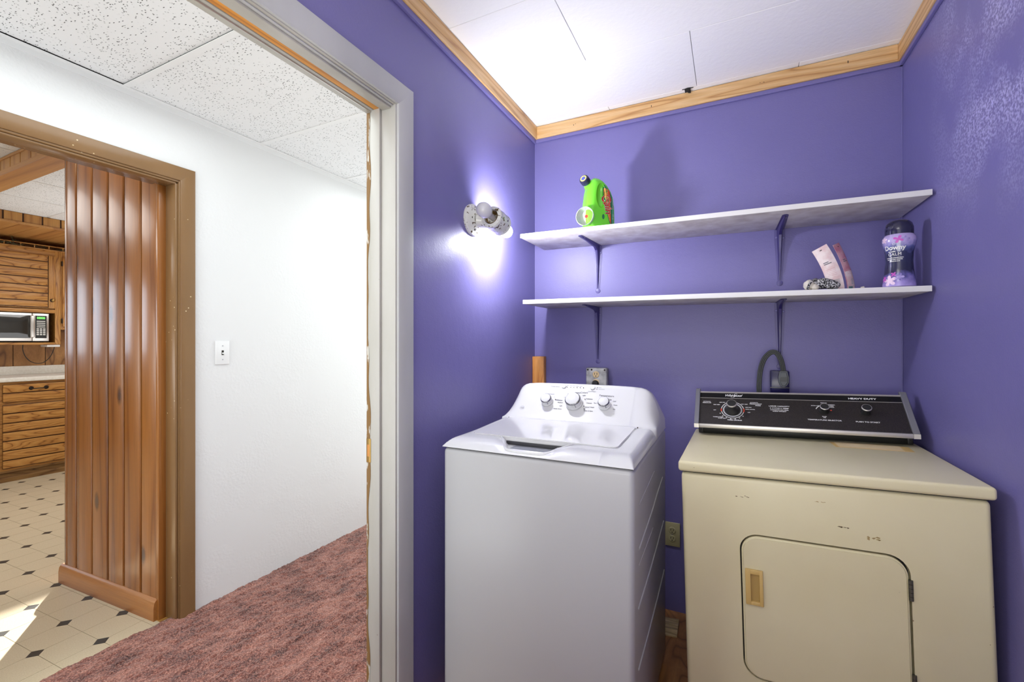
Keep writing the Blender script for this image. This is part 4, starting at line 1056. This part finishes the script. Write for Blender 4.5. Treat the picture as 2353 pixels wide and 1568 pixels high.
# ============================================================ STUD, OUTLETS, SCRAP
t = thing('timber_offcut', 'orange-brown timber offcut standing in the corner behind the washer', 'timber', (-.948, 2.262, 0))
link('stud', box((-.982, 2.262, .0), (-.914, 2.298, 1.232), .0025), 'stud', t)
t = thing('outlet_box', 'galvanised steel outlet box with ivory receptacle on the back wall behind the washer', 'outlet', (-.62, YB, 1.09))
bxx = link('box', box((-.676, 2.256, 1.060), (-.566, YB, 1.178), .008, 3), 'galv', t)
def recept(par, x, y, z, m, sc=1):
    for dz in (.0195*sc, -.0195*sc):
        o = link('receptacle', lathe([(0, .0025), (.0145*sc, .0025), (.0165*sc, .001), (.0165*sc, 0)], (x, y, z+dz), (0, -1, 0), 24), m, par)
        bm = bmesh.new(); yy = y-.0027
        bx(bm, (x-.0075*sc, yy-.0004, z+dz-.001), (x-.0050*sc, yy+.0003, z+dz+.008*sc)); bx(bm, (x+.0045*sc, yy-.0004, z+dz-.001), (x+.0070*sc, yy+.0003, z+dz+.008*sc))
        cyl((x, yy-.0004, z+dz-.0075*sc), (x, yy+.0003, z+dz-.0075*sc), .0026*sc, bm=bm, seg=12)
        link('slots', bm, 'slot', o)
recept(t, -.622, 2.256, 1.1235, 'ivory', 1.05)
link('plug', lathe([(.016, 0), (.018, .012), (.012, .022), (0, .024)], (-.622, 2.2545, 1.098), (0, -1, 0), 20), 'blackmatt', t)
for x, z in ((-.665, 1.168), (-.577, 1.168), (-.645, 1.168)): link('screw', lathe([(0, .002), (.004, .0015), (.005, 0)], (x, 2.256, z), (0, -1, 0), 10), 'slot', t)
t = thing('wall_outlet', 'almond duplex wall outlet low on the back wall between washer and dryer', 'outlet', (-.252, YB, .375))
link('plate', box((-.290, YB-.006, .316), (-.218, YB, .432), .002), 'almondplate', t)
recept(t, -.254, YB-.006, .374, 'almondplate', 1.0)
link('screw', lathe([(0, .002), (.003, .001), (.003, 0)], (-.254, YB-.006, .374), (0, -1, 0), 10), 'screw', t)
t = thing('dryer_outlet', 'dark navy surface-mounted dryer outlet box on the back wall', 'outlet', (.193, YB, 1.06))
link('housing', box((.158, 2.246, 1.055), (.229, YB, 1.186), .005), 'bluebox', t)
link('seam', box((.157, 2.2455, 1.112), (.2295, 2.2475, 1.1145)), 'blackgloss', t)
t = thing('moulding_offcut', 'short weathered offcut of ridged moulding on the floor between washer and dryer', 'timber', (-.27, 2.14, 0))
bm = prism([(2.085, 0), (2.085, .006), (2.100, .012), (2.108, .022), (2.125, .018), (2.140, .026), (2.158, .024), (2.170, .030), (2.182, .028), (2.182, 0)], 'x', -.40, -.212)
for v in bm.verts: v.co.y += (v.co.x+.3)*.12
link('moulding', bm, 'scrap', t, smooth=False)

# ============================================================ WASHER
x0, x1, yf, yb, zt = -.886, -.242, 1.272, 1.955, .950
wa = thing('washing_machine', 'white top-loading washing machine with three knobs on its rear console', 'washing machine', (-.564, 1.6, 0))
bm = box((x0, yf, .025), (x1, yb, zt), .016, 4); link('cabinet', bm, 'washer_body', wa)
for (x, y) in ((x0+.05, yf+.06), (x1-.05, yf+.06), (x0+.05, yb-.06), (x1-.05, yb-.06)): link('foot', cyl((x, y, 0), (x, y, .03), .022), 'blackmatt', wa)
link('seam', box((x0+.004, yf+.004, zt), (x1-.004, yb, zt+.0035)), 'dark', wa)
# moulded top: deck, rounded rim, handle scoop, console in one surface
def cons_h(x):
    d = min(x-x0, x1-x)
    K = [(0, -.012), (.004, .015), (.010, .045), (.018, .072), (.028, .098), (.040, .120), (.055, .134), (.075, .141), (.12, .1445), (.2, .146), (.4, .147)]
    for (a, ha), (b_, hb_) in zip(K, K[1:]):
        if d <= b_: return ha+(hb_-ha)*(d-a)/(b_-a)
    return .147
def sst(a, b_, v): v = max(0, min(1, (v-a)/(b_-a))); return v*v*(3-2*v)
def topz(x, y):
    dx = min(x-x0, x1-x); dy = y-(yf-.004)
    deck = .980+.010*sst(1.40, 1.70, y)
    rx = .032; fx = 1-max(0, 1-dx/rx)**2.6
    ry = .080; fy = 1-max(0, 1-dy/ry)**2.5
    z = .9545+(deck-.9545)*min(fx, fy) if dx < rx*1.5 or dy < ry else deck
    # finger scoop: the rim dips and an open pocket runs back under the lid edge
    k = (y-1.296)/.09; xl = -.655-.050*k; xr_ = -.512+.030*k
    rim = sst(xl-.050, xl+.002, x)*(1-sst(xr_-.002, xr_+.050, x))*sst(1.266, 1.290, y)*(1-sst(1.384, 1.392, y))
    z -= .006*rim
    hole = sst(xl-.004, xl+.012, x)*(1-sst(xr_-.012, xr_+.004, x))*sst(1.296, 1.306, y)*(1-sst(1.388, 1.391, y))
    z = z*(1-hole)+min(z, .9545)*hole
    # console rise
    H = .985+cons_h(x); ya, yb_ = 1.700, 1.832
    if y > ya:
        t_ = min(1, (y-ya)/(yb_-ya)); rise = t_**1.15*(1 if t_ < .9 else 1)
        zz = deck+(H-deck)*rise if H > deck else deck
        t2 = max(0, (y-1.832)/(1.945-1.832)); zz -= .055*t2**2.5*(H-deck)/.14
        z = max(z, zz) if dx > .0 else z
        if dx <= .002: z = min(z, .958)
    return z
xs_ = sorted(set([x0+v for v in (0, .001, .003, .006, .010, .015, .020, .026, .032, .040, .050, .062, .078, .10)] + [x1-v for v in (0, .001, .003, .006, .010, .015, .020, .026, .032, .040, .050, .062, .078, .10)] + [x0+.10+(x1-x0-.20)*i/90 for i in range(91)]))
ys_ = sorted(set([yf-.004+v for v in (0, .001, .003, .006, .01, .016, .022, .03, .036, .042, .05, .06, .07, .08, .027, .0285, .033, .0345, .038, .09, .098, .104, .110, .116, .118, .120, .122, .124, .13)] + [1.42+(1.69-1.42)*i/8 for i in range(9)] + [1.70+(1.832-1.70)*i/14 for i in range(15)] + [1.69, 1.695, 1.838, 1.846, 1.86, 1.88, 1.90, 1.92, 1.935, 1.945, 1.952]))
bm = bmesh.new(); Gt = [[bm.verts.new((x, y, topz(x, y))) for x in xs_] for y in ys_]
for a, b_ in zip(Gt, Gt[1:]):
    for k in range(len(xs_)-1): bm.faces.new((a[k], a[k+1], b_[k+1], b_[k]))
bo = [Gt[0][k] for k in range(len(xs_))] + [Gt[j][-1] for j in range(1, len(ys_))] + [Gt[-1][k] for k in range(len(xs_)-2, -1, -1)] + [Gt[j][0] for j in range(len(ys_)-2, 0, -1)]
lo = [bm.verts.new((v.co.x, v.co.y, .9535)) for v in bo]
for i in range(len(bo)): j = (i+1) % len(bo); bm.faces.new((bo[j], bo[i], lo[i], lo[j]))
bm.faces.new(lo)
bmesh.ops.recalc_face_normals(bm, faces=bm.faces[:])
o = link('top_cover', bm, 'white', wa); shade(o.data, 60)
# lid, hinged at the console, overhanging the scoop
lx0, lx1 = x0+.045, x1-.072
bm = bmesh.new()
rr = .018
lp = []
for (cx, cy, a0) in ((lx1-rr, 1.388+rr, -90), (lx1-.006, 1.694-.006, 0), (lx0+.006, 1.694-.006, 90), (lx0+rr, 1.388+rr, 180)):
    R_ = rr if cy < 1.5 else .006
    for k in range(6): a = math.radians(a0+90*k/5); lp.append((cx+R_*math.cos(a), cy+R_*math.sin(a)))
A = [bm.verts.new((p[0], p[1], .9835+.010*sst(1.40, 1.70, p[1]))) for p in lp]; B = [bm.verts.new((p[0], p[1], .970)) for p in lp]
bm.faces.new(A); bm.faces.new(B[::-1])
for i in range(len(lp)): j = (i+1) % len(lp); bm.faces.new((B[i], B[j], A[j], A[i]))
bmesh.ops.recalc_face_normals(bm, faces=bm.faces[:])
bmesh.ops.bevel(bm, geom=[e_ for e_ in bm.edges if e_.verts[0] in A and e_.verts[1] in A], offset=.0018, segments=2, affect='EDGES')
link('lid', bm, 'lid', wa)
def outline(pts, w, h_, z):  # thin dark joint line following a closed 2D path
    bm = bmesh.new(); n_ = len(pts)
    c = Vector((sum(p[0] for p in pts)/n_, sum(p[1] for p in pts)/n_))
    I = []; O_ = []
    for p in pts:
        d = (Vector(p)-c); sx_ = 1 if d.x > 0 else -1; sy_ = 1 if d.y > 0 else -1
        I.append(Vector(p)); O_.append(Vector(p)+Vector((sx_*w, sy_*w)))
    vi = [bm.verts.new((p.x, p.y, z(p.y))) for p in I]; vo = [bm.verts.new((p.x, p.y, z(p.y))) for p in O_]
    for i in range(n_): j = (i+1) % n_; bm.faces.new((vi[i], vi[j], vo[j], vo[i]))
    bmesh.ops.recalc_face_normals(bm, faces=bm.faces[:]); return bm
link('lid_gap', outline(lp, .0018, 0, lambda y: .9806+.010*sst(1.40, 1.70, y)), 'printlight', wa)
link('hinge_pin', cyl((lx1+.004, 1.698, .990), (lx1+.004, 1.698, .9935), .0025, seg=10), 'slot', wa)
link('hinge_pin', cyl((lx0-.004, 1.698, .990), (lx0-.004, 1.698, .9935), .0025, seg=10), 'slot', wa)
# scoop shade put into the colour: dark strip under the lid, grey floor
link('grip_recess', box((-.700, 1.3865, .9555), (-.490, 1.3885, .9680), .0005), 'under', wa)
link('scoop_rim', tube(smooth_path([(-.728, 1.402, .9775), (-.700, 1.360, .9745), (-.668, 1.308, .9655), (-.640, 1.287, .9605), (-.585, 1.283, .9595), (-.530, 1.287, .9605), (-.500, 1.308, .9655), (-.474, 1.360, .9745), (-.452, 1.402, .9775)], 8), [.0035+.0030*math.sin(PI*min(1, i/64)) for i in range(65)], 12), 'white', wa)
link('grip_floor', box((-.662, 1.310, .9547), (-.505, 1.387, .9556), .0002), 'recess', wa)
# console face plane
CA = Vector((0, 1.70, .990)); CB = Vector((0, 1.832, 1.132)); up = (CB-CA).normalized(); nc = Vector((0, -up.z, up.y))
def CF(x, s_, n_=0): return Vector((x, CA.y, CA.z))+up*s_+nc*n_
def sco(y, z): return (Vector((0, y, z))-CA).dot(up)
def knob(x, s_, r, hgt, name='knob'):
    k = link(name, lathe([(r*1.08, -.004), (r*1.08, .003), (r*.98, .004), (r*.96, hgt*.75), (r*.90, hgt*.80), (r*.86, hgt*.97), (r*.80, hgt), (0, hgt*1.01)], CF(x, s_), nc, 36), 'white', wa)
    link('chrome_ring', lathe([(r*.97, hgt*.70), (r*.985, hgt*.78), (r*.92, hgt*.90), (r*.88, hgt*.92), (r*.88, hgt*.70)], CF(x, s_), nc, 36, close=False), 'chrome', k)
    a = Vector((0, 0, 0)); b_ = bmesh.new()
    bx(b_, (-.0012, -.0004, hgt*.25), (.0012, .0012, hgt*.70), mtx=Matrix.Translation(CF(x, s_)) @ Matrix((Vector((1, 0, 0)), up, nc)).transposed().to_4x4() @ Matrix.Rotation(PI+.5, 4, 'Z') @ Matrix.Translation((0, r*.96, 0)))
    link('pointer', b_, 'printgrey', k)
    return k
s1 = .108
knob(-.698, s1-.012, .0235, .026); knob(-.579, s1-.012, .0335, .034); knob(-.452, s1-.012, .0235, .026)
for x, m in ((-.642, 'whiteplastic'), (-.516, 'whiteplastic')):
    k = link('button', lathe([(.0095, -.003), (.0095, .002), (.008, .0035), (0, .0032)], CF(x, .178), nc, 24), m, wa)
    link('button_ring', lathe([(.0105, .0), (.0105, .0012), (.0095, .0012)], CF(x, .178), nc, 24, close=False), 'printlight', k)
bm = bmesh.new()
for x in (-.627, -.611, -.597, -.583, -.569, -.555): cyl(CF(x, .175, -.003), CF(x, .175, .0030), .0014, bm=bm, seg=10)
for x, s_ in ((-.497, .180), (-.497, .172), (-.664, .108), (-.537, .118), (-.531, .070), (-.535, .084)): cyl(CF(x, s_, -.006), CF(x, s_, .0010), .0013, bm=bm, seg=10)
link('indicator_dots', bm, 'slot', wa)
fm = frame(CF(0, 0, .0006), (1, 0, 0), up)
write([('Deep Rinse', .0085, -.681, .176), ('Water Level', .0085, -.698, .137), ('Fill', .006, -.627, .183), ('Soak', .006, -.611, .183), ('Wash', .006, -.597, .183), ('Rinse', .006, -.582, .183), ('Spin', .006, -.566, .183),
       ('Start/Pause', .0075, -.516, .160), ('Pause', .006, -.486, .181), ('Lid Locked', .006, -.479, .173), ('Lo', .006, -.728, .112), ('Med', .006, -.700, .128), ('Hi', .006, -.672, .122), ('Precise Fill', .006, -.645, .106)], fm, 'printlight', wa, ext=.0001, bold=.0002)
write([('Temperature', .0115, -.452, .142), ('Colors', .0115, -.548, .152), ('Whites', .0105, -.648, .108), ('Medium', .0075, -.575, .150), ('Heavy', .0075, -.610, .142), ('Light', .0075, -.545, .138), ('Light', .0075, -.623, .124), ('Medium', .0075, -.640, .096),
       ('Delicates', .0075, -.520, .122), ('Casuals', .0075, -.517, .102), ('Speed Wash', .0075, -.511, .082), ('Rinse & Spin', .0075, -.513, .064), ('Bulky Items', .0075, -.644, .064), ('Light', .007, -.634, .080),
       ('Tap Cold', .006, -.487, .104), ('Cold', .006, -.435, .124), ('Cool', .006, -.416, .118), ('Warm', .006, -.410, .100), ('Hot', .006, -.412, .080)], fm, 'printgrey', wa, ext=.0001, bold=.0002)
bm = bmesh.new(); cc = frame(CF(-.805, .058, .0008), (1, 0, 0), up)
for r_, w_ in ((.0105, .0012),):
    for k in range(28):
        a, b_ = 2*PI*k/28, 2*PI*(k+1)/28
        vs = [bm.verts.new(cc @ Vector((q_*math.cos(t_), q_*math.sin(t_), 0))) for t_, q_ in ((a, r_), (b_, r_), (b_, r_-w_), (a, r_-w_))]; bm.faces.new(vs)
lg = link('logo_ring', bm, 'printlight', wa, smooth=False)
write([('GE', .0125, 0, 0)], cc, 'printlight', wa, 'logo_lettering', shear=.3, ext=.0001)
# settle the printing on the moulded console face
tc_ = next(o for o in wa.children if o.name.startswith('top_cover')); _b = bmesh.new(); _b.from_mesh(tc_.data); tbv = BVHTree.FromBMesh(_b)
for o in wa.children:
    if 'lettering' in o.name or 'logo_ring' in o.name:
        for v in o.data.vertices:
            h_ = tbv.ray_cast(v.co+nc*.05, -nc, .12)
            if h_[0] is not None: v.co = h_[0]+nc*.0005
# pressed ridges on the right flank
def ridge(pts, r_=.0028): 
    return link('side_ridge', tube(smooth_path([(x1+.0003, y, z) for y, z in pts], 6), r_, 8, sx=1, sy=1), 'washer_body', wa)
ridge([(1.345, .700), (1.45, .712), (1.60, .732), (1.70, .752), (1.85, .775)]); ridge([(1.335, .530), (1.45, .538), (1.60, .552), (1.72, .566), (1.88, .590)]); ridge([(1.335, .350), (1.5, .355), (1.65, .362), (1.75, .370), (1.90, .385)])
ridge([(1.345, .830), (1.5, .842), (1.64, .853)], .0012); ridge([(1.345, .652), (1.5, .658), (1.61, .664)], .0012)

# ============================================================ DRYER
DR = thing('clothes_dryer', 'almond enamel clothes dryer with black rear control console', 'dryer', (-.1172, 1.5283, -.0047), rot=(math.radians(-.54), math.radians(-1.66), math.radians(-1.0)))
WD, DD, HD = .730, .63, .897
cab = box((0, 0, .03), (WD, DD, HD), .014, 4)
cabo = link('cabinet', cab, 'almond', DR)
bpy.context.view_layer.update(); Mi = DR.matrix_world.inverted()
for X, Y in ((.05, .05), (WD-.05, .05), (.05, DD-.06), (WD-.05, DD-.06)):
    wpt = DR.matrix_world @ Vector((X, Y, .03)); zloc = -(wpt.z-.0)+.03
    link('levelling_foot', cyl((X, Y, zloc+.0005), (X, Y, .034), .018), 'blackmatt', DR)
link('seam', box((.004, .004, HD), (WD-.004, DD, HD+.004)), 'dark', DR)
link('top_panel', box((-.007, -.013, HD+.004), (WD+.007, DD-.0, HD+.037), .009, 4), 'almond', DR)
ZT = HD+.037
# door: rounded panel inside a recessed channel
def rrect(xa, xb, za, zb, r_, n_=8):
    o_ = []
    for cx, cz, a0 in ((xb-r_, zb-r_, 0), (xa+r_, zb-r_, 90), (xa+r_, za+r_, 180), (xb-r_, za+r_, 270)):
        for k in range(n_+1): a = math.radians(a0+90*k/n_); o_.append((cx+r_*math.cos(a), cz+r_*math.sin(a)))
    return o_
ob = prism(rrect(.166, .566, .298, .727, .050), 'y', -.0015, .02)
cutb = link('cut', prism(rrect(.163, .567, .296, .729, .052), 'y', -.02, .018), 'almond', DR)
bpy.context.view_layer.update()
md = cabo.modifiers.new('b', 'BOOLEAN'); md.operation = 'DIFFERENCE'; md.object = cutb; md.solver = 'EXACT'
applied(cabo, None); bpy.data.objects.remove(cutb)
link('door_channel', prism(rrect(.164, .566, .297, .728, .051), 'y', .0165, .0185), 'dark', DR)
dbm = prism(rrect(.1675, .5615, .3005, .7235, .048), 'y', -.004, .017)
bmesh.ops.bevel(dbm, geom=[e_ for e_ in dbm.edges if e_.verts[0].co.y < -.003 and e_.verts[1].co.y < -.003], offset=.005, segments=3, affect='EDGES')
dd = link('door', dbm, 'almond', DR)
bmh = bmesh.new()
for q in (((.1755, -.0125, .5205), (.190, -.003, .6255)), ((.2125, -.0125, .5205), (.2225, -.003, .6255)), ((.188, -.0120, .5205), (.214, -.003, .531)), ((.188, -.0120, .612), (.214, -.003, .6255))): bx(bmh, *q, .002)
ho = link('door_handle', bmh, 'handle', dd); ho['label'] = 'yellowed plastic recessed handle'
link('handle_recess', box((.190, -.0050, .531), (.2125, -.0042, .612)), 'handle_in', dd)
for zc in (.6425, .395):
    bm = bmesh.new()
    for k in range(5): cyl((.5655, -.002, zc-.027+k*.0108), (.5655, -.002, zc-.027+k*.0108+.0100), .0052, bm=bm, seg=12)
    link('hinge', bm, 'hingem', dd)
# scuffs with a shape of their own on the front
random.seed(5)
def scuff(x, z, w, h_, m, n_=14):
    bm = bmesh.new()
    for k in range(n_):
        a = x+random.uniform(-w, w)*.5; b_ = z+random.gauss(0, h_*.25); l_ = random.uniform(.3, 1)*w*.2; hh = h_*random.uniform(.08, .3)
        vs = [bm.verts.new((a-l_, -.0004, b_)), bm.verts.new((a+l_*.6, -.0004, b_-hh)), bm.verts.new((a+l_, -.0004, b_+hh*.2)), bm.verts.new((a-l_*.2, -.0004, b_+hh))]; bm.faces.new(vs)
    link('scuff', bm, m, DR, smooth=False)['kind'] = 'stuff'
M['rust'] = plain('rust_mark', (.10, .055, .025), .8); M['tan'] = plain('tan_mark', (.40, .29, .13), .7)
scuff(.425, .785, .022, .004, 'rust', 12); scuff(.175, .838, .034, .005, 'rust', 6); scuff(.37, .848, .03, .004, 'tan', 7); scuff(.49, .765, .03, .012, 'tan', 10)
bm = bmesh.new()
for v in range(9):
    a = .505+random.uniform(-.03, .03); b_ = .360+random.gauss(0, .002)-(a-.505)*.1
    vs = [bm.verts.new((a-.006, -.0045, b_)), bm.verts.new((a+.003, -.0045, b_-.0015)), bm.verts.new((a+.006, -.0045, b_+.0005)), bm.verts.new((a, -.0045, b_+.0018))]; bm.faces.new(vs)
link('scuff', bm, 'rust', dd, smooth=False)['kind'] = 'stuff'
# old sticker frame on the top
bm = prism([(.474, .396), (.688, .388), (.692, .470), (.682, .476), (.600, .492), (.468, .492)], 'z', ZT-.001, ZT+.0004)
link('old_sticker', bm, 'handle', DR)['label'] = 'yellowed paper sticker'
bm = prism([(.484, .405), (.664, .398), (.668, .478), (.482, .486)], 'z', ZT, ZT+.0008); link('sticker_face', bm, plain('cream_paper', (.72, .58, .33), .7), DR)

# console
link('console_base', box((.014, .530, ZT-.001), (.722, .66, .972), .003), 'blackbase', DR)
for X in (.017, .704): 
    bm = box((X, .526, ZT), (X+.016, .530, .968), .002); o = link('base_bracket', bm, 'blackmatt', DR)
    link('screw_hole', cyl((X+.008, .5255, .950), (X+.008, .527, .950), .003, seg=12), 'dark', o)
pc = [(.468, .968), (.468, .982), (.600, 1.111), (.618, 1.111), (.618, .968)]
link('console_body', prism([(.474, .968), (.474, .980), (.600, 1.103), (.612, 1.103), (.612, .968)], 'x', .018, .710), 'blackpanel', DR)
for a, b_ in ((.002, .020), (.706, .7245)):
    bm = prism([(.464, .9825), (.470, .990), (.600, 1.1145), (.620, 1.1145), (.620, .9825)], 'x', a, b_); bmesh.ops.bevel(bm, geom=bm.edges[:], offset=.0015, segments=1, affect='EDGES')
    link('end_cap', bm, 'endcap', DR)
    bm = prism([(.462, .966), (.462, .9825), (.470, .9825), (.620, .9825), (.620, .966)], 'x', a, b_); link('end_foot', bm, 'alum', DR)
link('lower_strip', box((.020, .463, .9665), (.706, .476, .9825), .002), 'alum', DR)
FA = Vector((0, .474, .980)); FB = Vector((0, .600, 1.103)); fu = (FB-FA).normalized(); fn = Vector((0, -fu.z, fu.y)); FLn = (FB-FA).length
def DF(X, s_, n_=0): return Vector((X, FA.y, FA.z))+fu*s_+fn*n_
def slab(xa, xb, sa, sb_, n0, n1):
    bm = bmesh.new(); c = [DF(x, s_, n_) for n_ in (n0, n1) for x, s_ in ((xa, sa), (xb, sa), (xb, sb_), (xa, sb_))]
    v = [bm.verts.new(p) for p in c]
    for f in ((0, 1, 2, 3), (4, 5, 6, 7), (0, 1, 5, 4), (1, 2, 6, 5), (2, 3, 7, 6), (3, 0, 4, 7)): bm.faces.new([v[k] for k in f])
    bmesh.ops.recalc_face_normals(bm, faces=bm.faces[:]); return bm
link('top_strip', slab(.020, .706, FLn-.008, FLn-.001, -.001, .0025), 'alum', DR)
link('upper_band', slab(.020, .706, FLn-.035, FLn-.008, -.001, .0008), 'blackgloss', DR)
link('pinstripe', slab(.020, .706, FLn-.0365, FLn-.035, -.001, .0014), 'alum', DR)
# print
fm = frame(DF(0, 0, .0006), (1, 0, 0), fu); sq = .155
def S(y_, z_): return (Vector((0, y_, z_))-FA).dot(fu)
sT = .083; sK = .102
write([('HEAVY DUTY', .0105, .589, FLn-.0225, dict(bold=.0004, sx=1.35))], frame(DF(0, 0, .0010), (1, 0, 0), fu), 'printwhite', DR)
write([('Whirlpool', .0165, .148, FLn-.021, dict(bold=.0002, sx=1.05))], frame(DF(0, 0, .0010), (1, 0, 0), fu), 'printwhite', DR, 'brand_lettering', shear=.45, spacing=.9)
bm = bmesh.new(); fb = frame(DF(0, 0, .0011), (1, 0, 0), fu)
sw = smooth_path([(.140, FLn-.0315, 0), (.148, FLn-.031, 0), (.160, FLn-.019, 0), (.164, FLn-.011, 0), (.158, FLn-.010, 0), (.152, FLn-.018, 0)], 6)
link('brand_swash', tube([fb @ p for p in sw], .0005, 5), 'printwhite', DR)
write([('LARGE CAPACITY', .0072, .314, sT+.022), ('5 CYCLE 3 TEMP', .0072, .314, sT+.0115), ('AUTOMATIC DRY MISER', .0046, .314, sT+.003), ('ENERGY EFFICIENT', .0044, .314, sT-.004),
       ('TEMPERATURE SELECTOR', .0074, .458, .045), ('PUSH TO START', .0078, .589, .044), ('TIMED DRYING', .0062, .153, .026, dict(bold=.0003)), ('AUTOMATIC', .0040, .048, sT+.037), ('REGULAR', .0062, .048, sT+.030),
       ('AUTOMATIC', .0040, .226, sT+.037), ('PERMANENT', .0062, .232, sT+.030), ('PRESS', .0062, .240, sT+.022), ('VERY DRY', .0045, .086, sT+.021), ('LESS DRY', .0045, .108, sT+.034), ('OFF', .0045, .146, sT+.039), ('VERY DRY', .0045, .190, sT+.027), ('LESS DRY', .0045, .205, sT+.011),
       ('COOL DOWN', .0042, .211, sT+.001), ('OFF', .0045, .206, sT-.015), ('OFF', .0045, .079, sT-.008), ('TUMBLE PRESS', .0048, .092, .039), ('DAMP DRY', .0048, .107, .033), ('EXTRA LOW', .0040, .437, sK+.012), ('MEDIUM', .0044, .465, sK+.027), ('LOW', .0044, .465, sK+.022), ('NORMAL', .0048, .488, sK+.018), ('HIGH', .0048, .488, sK+.012), ('AUTO', .0048, .488, sK+.006), ('FLUFF', .0045, .460, .062), ('AIR', .0045, .460, .057)], fm, 'printwhite', DR, 'small_print', ext=.0001, bold=.0002, sx=1.25)
def ring(cx, s_, r0, r1, m, name, a0=0, a1=360, nn=.0008):
    bm = bmesh.new(); n_ = max(3, int((a1-a0)/8)); fb_ = frame(DF(cx, s_, nn), (1, 0, 0), fu)
    for k in range(n_):
        a, b_ = math.radians(a0+(a1-a0)*k/n_), math.radians(a0+(a1-a0)*(k+1)/n_)
        bm.faces.new([bm.verts.new(fb_ @ Vector((q_*math.cos(t_), q_*math.sin(t_), 0))) for t_, q_ in ((a, r0), (b_, r0), (b_, r1), (a, r1))])
    return link(name, bm, m, DR, smooth=False)
TX = .146; TS = .078
ring(TX, TS, .0405, .043, 'printwhite', 'dial_ring'); ring(TX, TS, .0403, .0445, 'printred', 'dial_mark', -14, 12, .001); ring(TX, TS, .0403, .0445, 'printred', 'dial_mark', 172, 192, .001)
ring(TX, TS, .031, .036, 'ringgrey', 'dial_ring', 100, 440, .0014); ring(.461, sK-.012, .0235, .0265, 'printwhite', 'temperature_mark', 118, 162); ring(.461, sK-.012, .0215, .0265, 'printred', 'temperature_mark', 2, 14)
bm = bmesh.new()
for k in range(7):
    a = math.radians(205+k*19); p = fm @ Vector((TX+.0505*math.cos(a), TS+.0465*math.sin(a), 0)); bx(bm, (-.0022, -.0016, 0), (.0022, .0016, .0003), mtx=frame(p, (1, 0, 0), fu))
link('tick_marks', bm, 'printwhite', DR, smooth=False)
def dknob(cx, s_, r_, h_, skirt):
    k = link('knob', lathe([(r_*skirt, 0), (r_*skirt, .003), (r_*.92, h_*.35), (r_*.86, h_*.6), (r_, h_*.66), (r_, h_*.93), (r_*.9, h_*.985), (0, h_)], DF(cx, s_), fn, 32), 'blackmatt', DR)
    link('silver_ring', lathe([(r_*1.01, h_*.86), (r_*1.01, h_*.95), (r_*.92, h_*1.0), (r_*.88, h_*1.0), (r_*.88, h_*.95)], DF(cx, s_), fn, 32, close=False), 'alum', k)
dknob(TX-.002, TS, .0190, .046, 1.45); dknob(.462, sK-.012, .0150, .028, 1.12); dknob(.590, sK-.012, .0155, .030, 1.0)
# cord and plug (world coordinates brought into the dryer's frame)
def todr(b_):
    bmesh.ops.transform(b_, matrix=Mi, verts=b_.verts[:]); return b_
pth = [(.116, 2.236, .97), (.114, 2.236, 1.06), (.114, 2.236, 1.13), (.119, 2.234, 1.19), (.133, 2.230, 1.237), (.155, 2.227, 1.264), (.176, 2.225, 1.266), (.192, 2.225, 1.243), (.201, 2.227, 1.21), (.205, 2.231, 1.178)]
for k, dx in enumerate((-.0062, 0, .0062)):
    P_ = smooth_path(pth, 7); Q = []
    for i, p in enumerate(P_):
        d = (P_[min(i+1, len(P_)-1)]-P_[max(i-1, 0)]).normalized(); s_ = d.cross(Vector((0, 1, 0))).normalized(); Q.append(p+s_*dx)
    link('cord_strand', todr(tube(Q, .0042, 10)), 'cord', DR)
pr = [(.190, 1.186), (.218, 1.186), (.224, 1.160), (.2235, 1.138), (.216, 1.124), (.206, 1.118), (.196, 1.122), (.188, 1.136), (.1855, 1.158)]
bm = prism(pr, 'y', 2.216, 2.248); bmesh.ops.bevel(bm, geom=[e_ for e_ in bm.edges if abs(e_.verts[0].co.y-e_.verts[1].co.y) < 1e-6 and e_.verts[0].co.y < 2.22], offset=.006, segments=3, affect='EDGES')
pg = link('cord_plug', todr(bm), 'plug', DR)
bm = prism([(.194, 1.162), (.216, 1.162), (.219, 1.142), (.191, 1.142)], 'y', 2.2148, 2.2162); link('embossed_panel', todr(bm), 'cord', pg)


for o in COL.objects:
    if o.type == 'MESH' and any(k in o.name for k in ('lettering', 'print', 'sprig', 'dots', 'tick_marks', 'buttons')) and not o.get('kind'): o['kind'] = 'stuff'
